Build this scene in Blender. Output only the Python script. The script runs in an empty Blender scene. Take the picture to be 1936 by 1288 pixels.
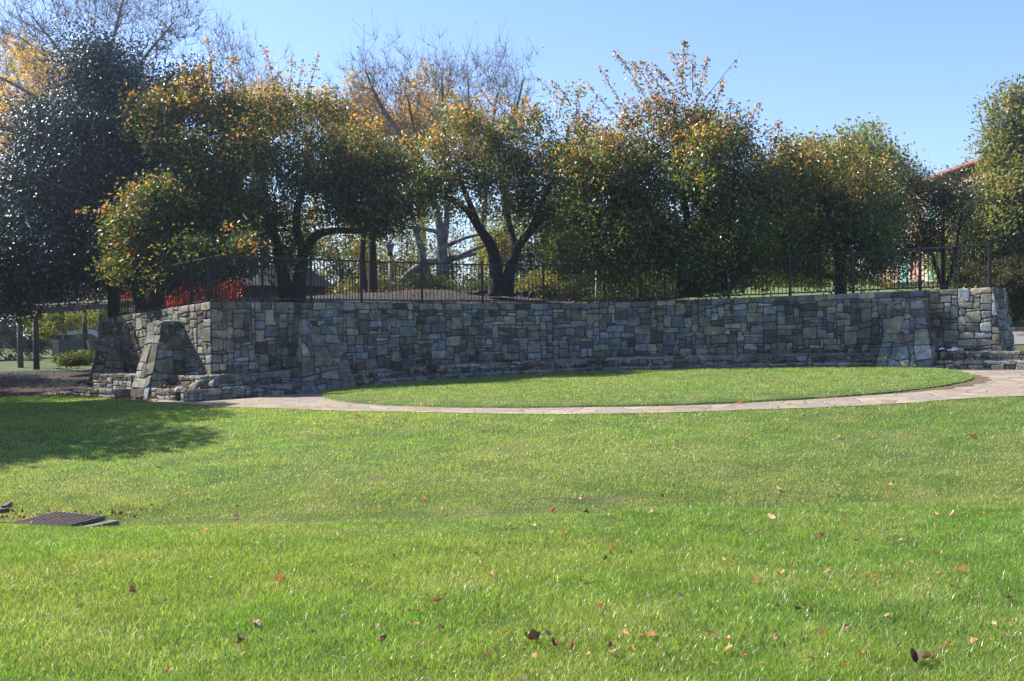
import bpy, math, random
import numpy as np
from mathutils import Vector, Matrix
R = math.radians
C = bpy.context.scene.collection

# ------------------------------------------------------------------ camera, sky, sun, exposure
FPX, CX, CY = 2093.0, 968.0, 644.0
EYE = Vector((0, 0, 1.65))
PITCH, ROLL = R(-0.96), R(0.75)
cam = bpy.data.cameras.new('camera'); cam_o = bpy.data.objects.new('camera', cam); C.objects.link(cam_o)
cam.sensor_width = 36; cam.lens = 36 * FPX / 1936; cam.clip_start = .1; cam.clip_end = 3000
CM = Matrix.Rotation(R(90) + PITCH, 3, 'X') @ Matrix.Rotation(-ROLL, 3, 'Z')
cam_o.matrix_world = Matrix.Translation(EYE) @ CM.to_4x4()
bpy.context.scene.camera = cam_o

GLARE_HAZE = .0009
SUN_AZ, SUN_EL = R(-65.5), R(42)          # azimuth from +Y towards +X
w = bpy.data.worlds.new('World'); bpy.context.scene.world = w; w.use_nodes = True
nt = w.node_tree; sk = nt.nodes.new('ShaderNodeTexSky'); sk.sky_type = 'NISHITA'; sk.sun_disc = False
sk.sun_elevation = SUN_EL; sk.sun_rotation = SUN_AZ; sk.altitude = 200; sk.air_density = 1.0; sk.dust_density = .6; sk.ozone_density = 2.2
tn = nt.nodes.new('ShaderNodeMix'); tn.data_type = 'RGBA'; tn.blend_type = 'MULTIPLY'; tn.inputs[0].default_value = 1; tn.inputs[7].default_value = (.82, .87, 1.06, 1)
nt.links.new(sk.outputs[0], tn.inputs[6]); nt.links.new(tn.outputs[2], nt.nodes['Background'].inputs[0]); nt.nodes['Background'].inputs[1].default_value = .10
sl = bpy.data.lights.new('sun', 'SUN'); sl.energy = 5.0; sl.angle = R(.5); sl.color = (1, .95, .86)
so = bpy.data.objects.new('sun', sl); C.objects.link(so)
sd = Vector((math.sin(SUN_AZ) * math.cos(SUN_EL), math.cos(SUN_AZ) * math.cos(SUN_EL), math.sin(SUN_EL)))
so.rotation_euler = sd.to_track_quat('Z', 'Y').to_euler(); so.location = (-20, 10, 30)
vs = bpy.context.scene.view_settings; vs.view_transform = 'Standard'; vs.look = 'None'; vs.exposure = 1.22; vs.gamma = 1
cy = bpy.context.scene.cycles
cy.max_bounces = 6; cy.diffuse_bounces = 3; cy.glossy_bounces = 2; cy.transmission_bounces = 4; cy.sample_clamp_indirect = 4

# ------------------------------------------------------------------ helpers
def U(px, py, d):
    """point seen at photo pixel (px,py) whose distance along +Y is d"""
    r = CM @ Vector(((px - CX) / FPX, -(py - CY) / FPX, -1))
    return EYE + r * (d / r.y)
def UZ(px, py, z):
    r = CM @ Vector(((px - CX) / FPX, -(py - CY) / FPX, -1))
    return EYE + r * ((z - EYE.z) / r.z)
def smooth(a, b, x):
    t = np.clip((np.asarray(x, float) - a) / (b - a), 0, 1); return t * t * (3 - 2 * t)

def tag(o, label=None, cat=None, group=None, kind=None):
    if label: o['label'] = label
    if cat: o['category'] = cat
    if group: o['group'] = group
    if kind: o['kind'] = kind
    return o
def empty(name, loc=(0, 0, 0), rz=0):
    o = bpy.data.objects.new(name, None); C.objects.link(o); o.location = loc; o.rotation_euler = (0, 0, rz)
    o.empty_display_size = .2; return o
def link(name, me, mat, parent=None, keep=True):
    o = bpy.data.objects.new(name, me); C.objects.link(o)
    if mat: me.materials.append(mat)
    if parent:
        o.parent = parent
        if keep: o.matrix_parent_inverse = Matrix.Translation(parent.location).inverted() if parent.rotation_euler.z == 0 else (Matrix.Translation(parent.location) @ parent.rotation_euler.to_matrix().to_4x4()).inverted()
    return o
def np_mesh(name, V, F, mat, col=None, parent=None, smooth_=False):
    """V (n,3), F (m,k) constant k; col per vertex (n,3)"""
    V = np.ascontiguousarray(V, np.float32); F = np.ascontiguousarray(F, np.int32); k = F.shape[1]
    me = bpy.data.meshes.new(name)
    me.vertices.add(len(V)); me.vertices.foreach_set('co', V.ravel())
    me.loops.add(F.size); me.loops.foreach_set('vertex_index', F.ravel())
    me.polygons.add(len(F)); me.polygons.foreach_set('loop_start', np.arange(0, F.size, k, dtype=np.int32))
    if smooth_: me.polygons.foreach_set('use_smooth', np.ones(len(F), bool))
    me.update(calc_edges=True)
    if col is not None:
        a = me.color_attributes.new('col', 'FLOAT_COLOR', 'POINT')
        a.data.foreach_set('color', np.hstack([col, np.ones((len(V), 1))]).astype(np.float32).ravel())
    return link(name, me, mat, parent)
class MB:
    def __init__(s): s.v = []; s.f = []; s.c = []
    def face(s, pts, c=None):
        n = len(s.v); s.v += [tuple(p) for p in pts]; s.f.append(list(range(n, n + len(pts))))
        s.c += [c or (.5, .5, .5)] * len(pts)
    def box(s, x0, x1, y0, y1, z0, z1, M=None):
        n = len(s.v); P = [Vector((x, y, z)) for z in (z0, z1) for y in (y0, y1) for x in (x0, x1)]
        if M is not None: P = [M @ p for p in P]
        s.v += [tuple(p) for p in P]; s.c += [(.5, .5, .5)] * 8
        s.f += [[n + i for i in q] for q in ((0, 2, 3, 1), (4, 5, 7, 6), (0, 1, 5, 4), (2, 6, 7, 3), (0, 4, 6, 2), (1, 3, 7, 5))]
    def beam(s, a, b, w, h, up=Vector((0, 0, 1))):
        a = Vector(a); b = Vector(b); d = b - a; L = d.length; y = d.normalized(); x = y.cross(up)
        if x.length < 1e-4: x = Vector((1, 0, 0))
        x.normalize(); z = x.cross(y)
        M = Matrix((x, y, z)).transposed().to_4x4(); M.translation = a
        s.box(-w / 2, w / 2, 0, L, -h / 2, h / 2, M)
    def tube(s, pts, rad, n=8, cap=True):
        pts = [Vector(p) for p in pts]; m = len(pts); base = len(s.v); ref = Vector((.3, 1, .1)).normalized()
        for i, p in enumerate(pts):
            d = (pts[min(i + 1, m - 1)] - pts[max(i - 1, 0)]).normalized()
            x = d.cross(ref)
            if x.length < .05: x = d.cross(Vector((1, 0, 0)))
            x.normalize(); y = d.cross(x)
            r = rad[i] if hasattr(rad, '__len__') else rad
            for k in range(n):
                a = 2 * math.pi * k / n; s.v.append(tuple(p + x * (r * math.cos(a)) + y * (r * math.sin(a)))); s.c.append((.5, .5, .5))
        for i in range(m - 1):
            for k in range(n):
                s.f.append([base + i * n + k, base + i * n + (k + 1) % n, base + (i + 1) * n + (k + 1) % n, base + (i + 1) * n + k])
        if cap:
            s.f.append([base + k for k in range(n)][::-1]); s.f.append([base + (m - 1) * n + k for k in range(n)])
    def build(s, name, mat, parent=None, col=False, sm=False):
        me = bpy.data.meshes.new(name); me.from_pydata(s.v, [], s.f)
        if col:
            a = me.color_attributes.new('col', 'FLOAT_COLOR', 'POINT')
            a.data.foreach_set('color', np.hstack([np.array(s.c), np.ones((len(s.v), 1))]).astype(np.float32).ravel())
        if sm:
            for p in me.polygons: p.use_smooth = True
        return link(name, me, mat, parent)

# ------------------------------------------------------------------ materials
def newmat(name):
    m = bpy.data.materials.new(name); m.use_nodes = True; t = m.node_tree; t.nodes.clear()
    return m, t, t.nodes.new('ShaderNodeOutputMaterial')
def N(t, typ, **kw):
    n = t.nodes.new(typ)
    for k, v in kw.items():
        if k.startswith('_'): setattr(n, k[1:], v)
        else: n.inputs[k.replace('_', ' ')].default_value = v
    return n
def ramp(t, stops, src):
    r = t.nodes.new('ShaderNodeValToRGB'); e = r.color_ramp.elements
    while len(e) > 1: e.remove(e[-1])
    for i, (p, c) in enumerate(stops):
        x = e[0] if i == 0 else e.new(p); x.position = p; x.color = (*c, 1)
    t.links.new(src, r.inputs[0]); return r
def mixc(t, fac, a, b, typ='MIX'):
    m = t.nodes.new('ShaderNodeMix'); m.data_type = 'RGBA'; m.blend_type = typ
    for s, v in ((m.inputs[0], fac), (m.inputs[6], a), (m.inputs[7], b)):
        if isinstance(v, bpy.types.NodeSocket): t.links.new(v, s)
        elif isinstance(v, tuple): s.default_value = (*v, 1)
        else: s.default_value = v
    return m.outputs[2]
def leafmat(name, transl=.45, gloss=.08, rough=.35, tcol=(1.15, 1.05, .55)):
    m, t, out = newmat(name); a = N(t, 'ShaderNodeAttribute', _attribute_name='col')
    d = N(t, 'ShaderNodeBsdfDiffuse'); t.links.new(a.outputs[0], d.inputs[0])
    tr = N(t, 'ShaderNodeBsdfTranslucent'); t.links.new(mixc(t, 1.0, a.outputs[0], tcol, 'MULTIPLY'), tr.inputs[0])
    m1 = N(t, 'ShaderNodeMixShader', Fac=transl); t.links.new(d.outputs[0], m1.inputs[1]); t.links.new(tr.outputs[0], m1.inputs[2])
    g = N(t, 'ShaderNodeBsdfGlossy', Roughness=rough); g.inputs[0].default_value = (.9, .95, 1, 1)
    m2 = N(t, 'ShaderNodeMixShader', Fac=gloss); t.links.new(m1.outputs[0], m2.inputs[1]); t.links.new(g.outputs[0], m2.inputs[2])
    t.links.new(m2.outputs[0], out.inputs[0]); return m
def noisemat(name, stops, scale=3, rough=.85, bump=.3, bscale=20, detail=6, spec=.3, dist=.02, coord='Object'):
    m, t, out = newmat(name); p = N(t, 'ShaderNodeBsdfPrincipled', Roughness=rough); p.inputs['Specular IOR Level'].default_value = spec
    tc = N(t, 'ShaderNodeTexCoord'); n = N(t, 'ShaderNodeTexNoise', Scale=scale, Detail=detail, Roughness=.65)
    t.links.new(tc.outputs[coord], n.inputs[0]); r = ramp(t, stops, n.outputs[0]); t.links.new(r.outputs[0], p.inputs[0])
    n2 = N(t, 'ShaderNodeTexNoise', Scale=bscale, Detail=5.0); t.links.new(tc.outputs[coord], n2.inputs[0])
    b = N(t, 'ShaderNodeBump', Strength=bump, Distance=dist); t.links.new(n2.outputs[0], b.inputs['Height']); t.links.new(b.outputs[0], p.inputs['Normal'])
    t.links.new(p.outputs[0], out.inputs[0]); return m
def brickmat(name, c1, c2, mort, sx=1.0):
    m, t, out = newmat(name); p = N(t, 'ShaderNodeBsdfPrincipled', Roughness=.85)
    tc = N(t, 'ShaderNodeTexCoord'); mp = N(t, 'ShaderNodeMapping'); mp.inputs['Rotation'].default_value = (R(90), 0, 0)
    t.links.new(tc.outputs['Object'], mp.inputs[0])
    b = N(t, 'ShaderNodeTexBrick', Scale=4.0 * sx); b.inputs['Color1'].default_value = (*c1, 1); b.inputs['Color2'].default_value = (*c2, 1); b.inputs['Mortar'].default_value = (*mort, 1); b.inputs['Mortar Size'].default_value = .015
    t.links.new(mp.outputs[0], b.inputs[0])
    n = N(t, 'ShaderNodeTexNoise', Scale=1.2, Detail=5.0); t.links.new(tc.outputs['Object'], n.inputs[0])
    t.links.new(mixc(t, .25, b.outputs[0], n.outputs[0], 'OVERLAY'), p.inputs[0]); t.links.new(p.outputs[0], out.inputs[0]); return m
def stonemat():
    m, t, out = newmat('fieldstone'); p = N(t, 'ShaderNodeBsdfPrincipled', Roughness=.88); p.inputs['Specular IOR Level'].default_value = .25
    a = N(t, 'ShaderNodeAttribute', _attribute_name='col'); tc = N(t, 'ShaderNodeTexCoord')
    n = N(t, 'ShaderNodeTexNoise', Scale=5.0, Detail=9.0, Roughness=.7); t.links.new(tc.outputs['Object'], n.inputs[0])
    r = ramp(t, [(.28, (.35, .34, .32)), (.5, (.95, .95, .95)), (.72, (1.65, 1.58, 1.48))], n.outputs[0])
    n3 = N(t, 'ShaderNodeTexNoise', Scale=.9, Detail=4.0); t.links.new(tc.outputs['Object'], n3.inputs[0])
    r3 = ramp(t, [(.3, (.55, .52, .47)), (.55, (1, 1, 1))], n3.outputs[0])
    c = mixc(t, 1.0, a.outputs[0], r.outputs[0], 'MULTIPLY'); c = mixc(t, .8, c, r3.outputs[0], 'MULTIPLY')
    n2 = N(t, 'ShaderNodeTexNoise', Scale=60.0, Detail=4.0); t.links.new(tc.outputs['Object'], n2.inputs[0])
    r2 = ramp(t, [(.36, (.45, .45, .45)), (.5, (1, 1, 1)), (.68, (1.35, 1.35, 1.3))], n2.outputs[0])
    c = mixc(t, .7, c, r2.outputs[0], 'MULTIPLY'); t.links.new(c, p.inputs[0])
    n4 = N(t, 'ShaderNodeTexNoise', Scale=14.0, Detail=8.0, Roughness=.65); t.links.new(tc.outputs['Object'], n4.inputs[0])
    b = N(t, 'ShaderNodeBump', Strength=.8, Distance=.03); t.links.new(n4.outputs[0], b.inputs['Height']); t.links.new(b.outputs[0], p.inputs['Normal'])
    t.links.new(p.outputs[0], out.inputs[0]); return m
def pathmat():
    m, t, out = newmat('flagstone'); p = N(t, 'ShaderNodeBsdfPrincipled', Roughness=.8)
    tc = N(t, 'ShaderNodeTexCoord'); n0 = N(t, 'ShaderNodeTexNoise', Scale=1.5); t.links.new(tc.outputs['Object'], n0.inputs[0])
    wv = mixc(t, .18, tc.outputs['Object'], n0.outputs[1])
    v = N(t, 'ShaderNodeTexVoronoi', _feature='DISTANCE_TO_EDGE', Scale=2.3); t.links.new(wv, v.inputs[0])
    v2 = N(t, 'ShaderNodeTexVoronoi', Scale=2.3); t.links.new(wv, v2.inputs[0])
    sx = N(t, 'ShaderNodeSeparateColor'); t.links.new(v2.outputs['Color'], sx.inputs[0])
    r = ramp(t, [(0, (.22, .17, .13)), (.3, (.31, .24, .175)), (.55, (.22, .20, .175)), (.8, (.35, .29, .215)), (1, (.27, .20, .155))], sx.outputs[0])
    n = N(t, 'ShaderNodeTexNoise', Scale=9.0, Detail=8.0, Roughness=.7); t.links.new(tc.outputs['Object'], n.inputs[0])
    c = mixc(t, 1.0, r.outputs[0], ramp(t, [(.3, (.6, .58, .55)), (.7, (1.25, 1.2, 1.15))], n.outputs[0]).outputs[0], 'MULTIPLY')
    e = ramp(t, [(.0, (1, 1, 1)), (.035, (0, 0, 0))], v.outputs[0])
    c = mixc(t, e.outputs[0], c, (.13, .11, .08)); t.links.new(c, p.inputs[0])
    b = N(t, 'ShaderNodeBump', Strength=.8, Distance=.02); t.links.new(mixc(t, .75, n.outputs[0], ramp(t, [(0, (0, 0, 0)), (.05, (1, 1, 1))], v.outputs[0]).outputs[0]), b.inputs['Height']); t.links.new(b.outputs[0], p.inputs['Normal'])
    t.links.new(p.outputs[0], out.inputs[0]); return m

M_leaf = leafmat('crabapple_leaf', .55, .045, .33, (1.7, 1.5, .65))
M_bgleaf = leafmat('background_leaf', .55, .02, .45)
M_holly = leafmat('holly_leaf', .06, .15, .48)
M_grass = leafmat('grass_blade', .5, .018, .3, (1.2, 1.3, .5))
M_dry = leafmat('dry_leaf', .25, .02, .5, (1.2, .9, .6))
M_stone = stonemat(); M_path = pathmat()
M_mortar = noisemat('mortar', [(.3, (.03, .03, .028)), (.7, (.075, .07, .062))], 8, .95, .5, 40)
M_soil = noisemat('soil_and_turf', [(.3, (.03, .055, .010)), (.5, (.055, .085, .018)), (.62, (.10, .11, .035)), (.75, (.17, .145, .075))], 1.3, .95, .6, 60, 9)
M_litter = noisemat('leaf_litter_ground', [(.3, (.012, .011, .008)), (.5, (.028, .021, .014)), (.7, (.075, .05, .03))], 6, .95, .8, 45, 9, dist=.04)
M_bark = noisemat('dark_bark', [(.3, (.018, .014, .011)), (.7, (.06, .048, .038))], 12, .9, .9, 40, dist=.03)
M_sbark = noisemat('sycamore_bark', [(.35, (.06, .05, .04)), (.5, (.12, .105, .085)), (.65, (.26, .24, .20))], 3, .85, .5, 20)
M_iron = noisemat('black_painted_steel', [(.3, (.006, .006, .006)), (.7, (.014, .013, .013))], 8, .55, .15, 50, spec=.5)
M_grey = noisemat('grey_painted_metal', [(.3, (.10, .11, .12)), (.7, (.16, .17, .18))], 4, .5, .1, 30)
M_lgrey = noisemat('light_grey_panel', [(.3, (.28, .26, .23)), (.7, (.40, .38, .34))], 5, .6, .1, 30)
M_log = noisemat('weathered_log', [(.3, (.06, .055, .045)), (.7, (.17, .15, .12))], 7, .9, .6, 30)
M_rust = noisemat('rusty_iron', [(.3, (.05, .035, .028)), (.6, (.12, .085, .065)), (.8, (.19, .14, .11))], 14, .6, .4, 60, spec=.5)
M_conc = noisemat('concrete', [(.3, (.26, .24, .21)), (.7, (.42, .39, .35))], 5, .9, .3, 40)
M_pit_shade = noisemat('pit_shade', [(.3, (.004, .004, .004)), (.7, (.01, .009, .008))], 5, 1, 0, 10, spec=0)  # near-black colour stands for the shade inside the drain
M_concd = noisemat('stained_concrete', [(.3, (.10, .085, .065)), (.7, (.22, .19, .16))], 9, .9, .5, 40)
M_asph = noisemat('asphalt', [(.3, (.14, .135, .13)), (.7, (.2, .195, .185))], 6, .9, .3, 60)
M_shingle = noisemat('dark_shingles', [(.3, (.012, .012, .012)), (.7, (.028, .026, .025))], 9, .9, .5, 30)
M_wood = noisemat('dark_stained_wood', [(.3, (.04, .025, .02)), (.7, (.09, .055, .045))], 7, .8, .3, 30)
M_brickl = brickmat('red_brick', (.20, .075, .055), (.26, .11, .08), (.22, .18, .15))
M_brickr = brickmat('pink_brick', (.50, .25, .19), (.60, .32, .25), (.5, .4, .34))
M_band = noisemat('white_stone_trim', [(.3, (.55, .53, .5)), (.7, (.7, .68, .65))], 3, .8, .1, 20)
M_white = noisemat('white_paint', [(.3, (.7, .7, .7)), (.7, (.82, .82, .82))], 3, .6, .05, 20)
M_roofr = noisemat('dark_red_metal', [(.3, (.24, .10, .08)), (.7, (.32, .14, .11))], 3, .5, .05, 20)
M_blue = noisemat('blue_paint', [(.3, (.03, .04, .16)), (.7, (.05, .07, .22))], 3, .4, .05, 20)
m, t, out = newmat('teal_window_glass'); p = N(t, 'ShaderNodeBsdfPrincipled', Roughness=.08); p.inputs['Base Color'].default_value = (.20, .48, .46, 1); p.inputs['Specular IOR Level'].default_value = .8
t.links.new(p.outputs[0], out.inputs[0]); M_glass = m
m, t, out = newmat('dark_glass'); p = N(t, 'ShaderNodeBsdfPrincipled', Roughness=.06); p.inputs['Base Color'].default_value = (.02, .025, .03, 1); p.inputs['Specular IOR Level'].default_value = .8
t.links.new(p.outputs[0], out.inputs[0]); M_dglass = m
m, t, out = newmat('paper'); p = N(t, 'ShaderNodeBsdfPrincipled', Roughness=.6); p.inputs['Base Color'].default_value = (.75, .76, .8, 1)
t.links.new(p.outputs[0], out.inputs[0]); M_paper = m

# ------------------------------------------------------------------ terrain
FY = [-40, 0, 4.9, 8, 10.6, 11.3, 12.3, 15, 19, 20.5, 40, 52, 60, 90, 400]
FZ = [1.2, .06, 0, -.11, -.23, -.43, -.50, -.36, -.09, -.03, 0, .32, .40, 1.2, 3]
FZ2 = [1.2, .06, 0, -.10, -.17, -.27, -.30, -.25, -.08, -.03, .0, .45, .8, 1.6, 4]     # to the right the swale fades out
def vnoise(x, y, s, seed=0):
    a = seed * 1.7
    return (np.sin(x * s + 1.3 * np.sin(y * s * .7 + a) + a) + np.sin(y * s * 1.21 + 1.7 * np.sin(x * s * .83 + a * 2) + a * 3) + np.sin((x + y) * s * .61 + a * 5 + 1.1 * np.sin((x - y) * s * 1.3))) / 3
def H(x, y):
    x = np.asarray(x, float); y = np.asarray(y, float)
    k = smooth(2, 8, x); z = np.interp(y, FY, FZ) * (1 - k) + np.interp(y, FY, FZ2) * k
    z = z + .02 * np.clip(x, -15, 18) * smooth(8, 19, y)
    amp = (.03 * (1 - smooth(17, 19, y)) + .01)
    z = z + amp * vnoise(x, y, .9) + amp * .35 * vnoise(x, y, 2.9, 2)
    z = z + smooth(14, 24, x) * smooth(34, 46, y) * .35
    return z
# wall line in plan: left return, sharp corner, concave main run
MAIN_PX = [(400, 28.0), (505, 28.9), (599, 29.9), (693, 31.0), (806, 32.2), (919, 33.2), (1032, 33.85), (1145, 34.0), (1257, 33.8), (1376, 33.3), (1492, 32.6), (1611, 31.8), (1737, 30.9), (1876, 29.8)]
def dense(pts, n=12):
    P = [np.array(p, float) for p in pts]; P = [2 * P[0] - P[1]] + P + [2 * P[-1] - P[-2]]; o = []
    for i in range(1, len(P) - 2):
        a, b, c, d = P[i - 1:i + 3]
        for k in range(n):
            t = k / n; o.append(.5 * (2 * b + (c - a) * t + (2 * a - 5 * b + 4 * c - d) * t * t + (3 * b - a - 3 * c + d) * t ** 3))
    o.append(P[-2]); return np.array(o)
MAIN = dense([((px - CX) / FPX * d, d) for px, d in MAIN_PX])
CORN = MAIN[0]
LEFT = np.array([CORN + np.array((-.707, .707)) * t for t in np.linspace(6.2, 0, 20)])
class Line:
    def __init__(s, P):
        s.P = P; s.d = np.r_[0, np.cumsum(np.hypot(*np.diff(P, axis=0).T))]; s.L = s.d[-1]
    def at(s, t, off=0):
        x = np.interp(t, s.d, s.P[:, 0]); y = np.interp(t, s.d, s.P[:, 1]); tc_ = np.clip(t, .16, s.L - .16); ex_ = t - np.clip(t, 0, s.L); t = tc_
        e = .15; dx = np.interp(t + e, s.d, s.P[:, 0]) - np.interp(t - e, s.d, s.P[:, 0]); dy = np.interp(t + e, s.d, s.P[:, 1]) - np.interp(t - e, s.d, s.P[:, 1])
        l = np.hypot(dx, dy) + 1e-9; nx, ny = dy / l, -dx / l           # outward = right of travel (towards camera)
        x = x - ny * ex_; y = y + nx * ex_
        return x + nx * off, y + ny * off, nx, ny
LM, LL = Line(MAIN), Line(LEFT)
def s_of_px(line, px):
    q = line.P[:, 0] / line.P[:, 1] * FPX + CX; o = np.argsort(q); return float(np.interp(px, q[o], line.d[o]))
def topz_main(s):
    return np.interp(s, [0, LM.L * .5, LM.L], [2.27, 2.20, 2.42])
def topz_left(s): return np.interp(s, [0, LL.L], [1.90, 2.27])
def gz(x, y): return float(H(x, y))

# terrace ground height (behind the wall)
def T(x, y):
    x = np.asarray(x, float); y = np.asarray(y, float)
    z = 2.1 + 0 * x
    z = z + .72 * np.exp(-(((x + 3.2) / 4.6) ** 2 + ((y - 38.5) / 3.2) ** 2))
    z = z + .30 * np.exp(-(((x + 8.5) / 2.5) ** 2 + ((y - 36) / 3) ** 2))
    z = z + smooth(5, 12, x) * smooth(31, 60, y) * 1.3 + smooth(34, 75, y) * .7 * (1 - smooth(5, 12, x)) * smooth(-9, 0, x)
    z = z - smooth(0, 5, -x - 8) * .35
    return z + .03 * vnoise(x, y, 1.7)

def grid_sheet(name, xs, ys, fz, mat, mask=None, kind='structure'):
    X, Y = np.meshgrid(xs, ys); V = np.c_[X.ravel(), Y.ravel(), fz(X, Y).ravel()]; nx = len(xs); f = []
    i = np.arange((len(ys) - 1) * nx).reshape(len(ys) - 1, nx)[:, :-1].ravel(); F = np.c_[i, i + 1, i + nx + 1, i + nx]
    if mask is not None:
        c = V[F].mean(1); F = F[mask(c[:, 0], c[:, 1])]
    o = np_mesh(name, V, F, mat, smooth_=True); tag(o, kind=kind); return o
xs = np.r_[np.linspace(-600, -40, 20), np.linspace(-38, -17, 22), np.linspace(-16, 18, 180), np.linspace(19, 45, 27), np.linspace(50, 600, 20)]
ys = np.r_[np.linspace(-40, 1, 20), np.linspace(1.2, 36, 240), np.linspace(37, 90, 54), np.linspace(100, 900, 30)]
grid_sheet('ground', xs, ys, H, M_soil)

# terrace sheet fanned from the wall line backwards
def terrace():
    P = np.vstack([LEFT[:-1], MAIN]); n = len(P); V = []; rows = [.25, .6, 1, 1.6, 2.4, 3.4, 4.6, 6, 8, 10, 13, 17, 22, 28, 36, 46]
    for r in rows:
        for i, p in enumerate(P):
            c = np.array((1.0 + (i / n - .5) * 26 * min(1, r / 30), 30 + r))
            # direction: push away from camera mostly, keep ends in place
            d = np.array(((i / n - .5) * .35, 1.0))
            q = p + d * r; 
            if r < .7 and n - 1 > i > 0:
                pass
            V.append((q[0], q[1], 0))
    V = np.array(V); V[:, 2] = T(V[:, 0], V[:, 1])
    k = len(P) 
    tz = np.array([min(topz_left(s) for s in [LL.d[i]]) if i < len(LEFT) - 1 else topz_main(LM.d[i - len(LEFT) + 1]) for i in range(k)]) - .06
    for j, r in enumerate(rows):
        f = 1 - min(1, max(0, (r - .25) / 2.2))
        V[j * k:(j + 1) * k, 2] = V[j * k:(j + 1) * k, 2] * (1 - f) + tz * f
    i = np.arange((len(rows) - 1) * k).reshape(len(rows) - 1, k)[:, :-1].ravel(); F = np.c_[i, i + 1, i + k + 1, i + k]
    # skirt on both sides
    nv = len(V); ex = []; fx = []
    for side in (0, k - 1):
        ids = [j * k + side for j in range(len(rows))]; b = nv + len(ex)
        for a in ids: ex.append((V[a][0], V[a][1], -1))
        for q in range(len(ids) - 1): fx.append((ids[q], ids[q + 1], b + q + 1, b + q))
    V = np.vstack([V, ex]); F = np.vstack([F, fx])
    o = np_mesh('terrace_ground', V, F, M_litter_grass, smooth_=True); tag(o, kind='structure')
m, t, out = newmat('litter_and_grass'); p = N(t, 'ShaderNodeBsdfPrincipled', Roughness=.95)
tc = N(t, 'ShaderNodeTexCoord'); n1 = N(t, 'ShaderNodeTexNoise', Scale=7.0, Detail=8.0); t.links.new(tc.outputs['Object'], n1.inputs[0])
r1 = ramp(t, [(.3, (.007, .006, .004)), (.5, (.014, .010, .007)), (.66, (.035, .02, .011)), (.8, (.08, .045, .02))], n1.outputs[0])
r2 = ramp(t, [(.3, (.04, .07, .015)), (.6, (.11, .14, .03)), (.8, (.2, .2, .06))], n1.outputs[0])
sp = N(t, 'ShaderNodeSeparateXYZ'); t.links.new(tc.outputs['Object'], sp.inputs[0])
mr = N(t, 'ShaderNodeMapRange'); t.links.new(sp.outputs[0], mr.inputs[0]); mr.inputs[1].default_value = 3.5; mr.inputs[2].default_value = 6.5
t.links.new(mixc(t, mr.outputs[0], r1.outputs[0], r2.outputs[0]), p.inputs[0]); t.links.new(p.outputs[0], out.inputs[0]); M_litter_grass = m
terrace()

# paved path and the raised round lawn
LC, LR = (3.25, 28.9), 8.15
def bench_front(off):
    return np.array([LM.at(s, off)[:2] for s in np.linspace(0, LM.L, 120)])
near_px = [(40, 742, -.27), (250, 756, -.2), (430, 769, -.14), (600, 774, -.09), (750, 777.5, -.06), (900, 780, -.02), (1100, 778.5, .02), (1300, 774.5, .05), (1500, 768, .09), (1700, 760, .13), (1936, 747, .18)]
NE = np.array([UZ(px, py, z)[:2] for px, py, z in near_px])
NE = np.vstack([NE, [(13, 19.8), (20, 21.5)]])
NEd = dense(NE, 10)
def near_y(x): return np.interp(x, NEd[:, 0], NEd[:, 1])
def path():
    V = []; F = []; cols = np.r_[np.linspace(-14, 13, 200), np.linspace(13.3, 20, 10)]; rows = 14
    for x in cols:
        y0 = near_y(x)
        iu = np.interp(x, np.r_[-20, LEFT[:, 0], MAIN[:, 0], 14, 20], np.r_[38, LEFT[:, 1], MAIN[:, 1], 29.4, 28.5]) - .1
        if x < -10: iu = min(iu, y0 + 2.2 + 0)
        for j in range(rows):
            y = y0 + (iu - y0) * j / (rows - 1); V.append((x, y, gz(x, y) + .012))
    k = rows
    for i in range(len(cols) - 1):
        for j in range(rows - 1): F.append((i * k + j, (i + 1) * k + j, (i + 1) * k + j + 1, i * k + j + 1))
    tag(np_mesh('path', np.array(V), np.array(F), M_path, smooth_=True), kind='structure')
path()
BFo = 1.0
bf = bench_front(BFo)
def lawn_in(x, y):
    r = np.hypot(x - LC[0], y - LC[1]); by = np.interp(x, bf[:, 0], bf[:, 1])
    return (r < LR + .03 * np.sin(np.arctan2(y - LC[1], x - LC[0]) * 60) + .02) & (y < by)
def round_lawn():
    n = 160; ring = []
    for a in np.linspace(0, 2 * math.pi, n, endpoint=False):
        x = LC[0] + LR * math.cos(a) * (1 + .003 * math.sin(9 * a) + .002 * math.sin(31 * a) + .0015 * math.sin(57 * a + 1)); y = LC[1] + LR * (1 + .0025 * math.sin(23 * a) + .002 * math.sin(47 * a)) * math.sin(a)
        by = float(np.interp(x, bf[:, 0], bf[:, 1])); ring.append((x, min(y, by)))
    V = []; F = []; ks = [1.0, .995, .97, .85, .7, .5, .3, .1]; zz = [-.01, .035, .06, .08, .09, .1, .1, .1]
    for k, dz in zip(ks, zz):
        for x, y in ring:
            X = LC[0] + (x - LC[0]) * k; Y = LC[1] + (y - LC[1]) * k; V.append((X, Y, gz(X, Y) + .012 + dz))
    for j in range(len(ks) - 1):
        for i in range(n): F.append((j * n + i, j * n + (i + 1) % n, (j + 1) * n + (i + 1) % n, (j + 1) * n + i))
    b = len(V); V.append((LC[0], LC[1], gz(*LC) + .112)); 
    F = [list(f) for f in F] + [[(len(ks) - 1) * n + i, (len(ks) - 1) * n + (i + 1) % n, b] for i in range(n)]
    me = bpy.data.meshes.new('lawn'); me.from_pydata(V, [], F); tag(link('lawn', me, M_soil), kind='structure')
round_lawn()

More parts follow.
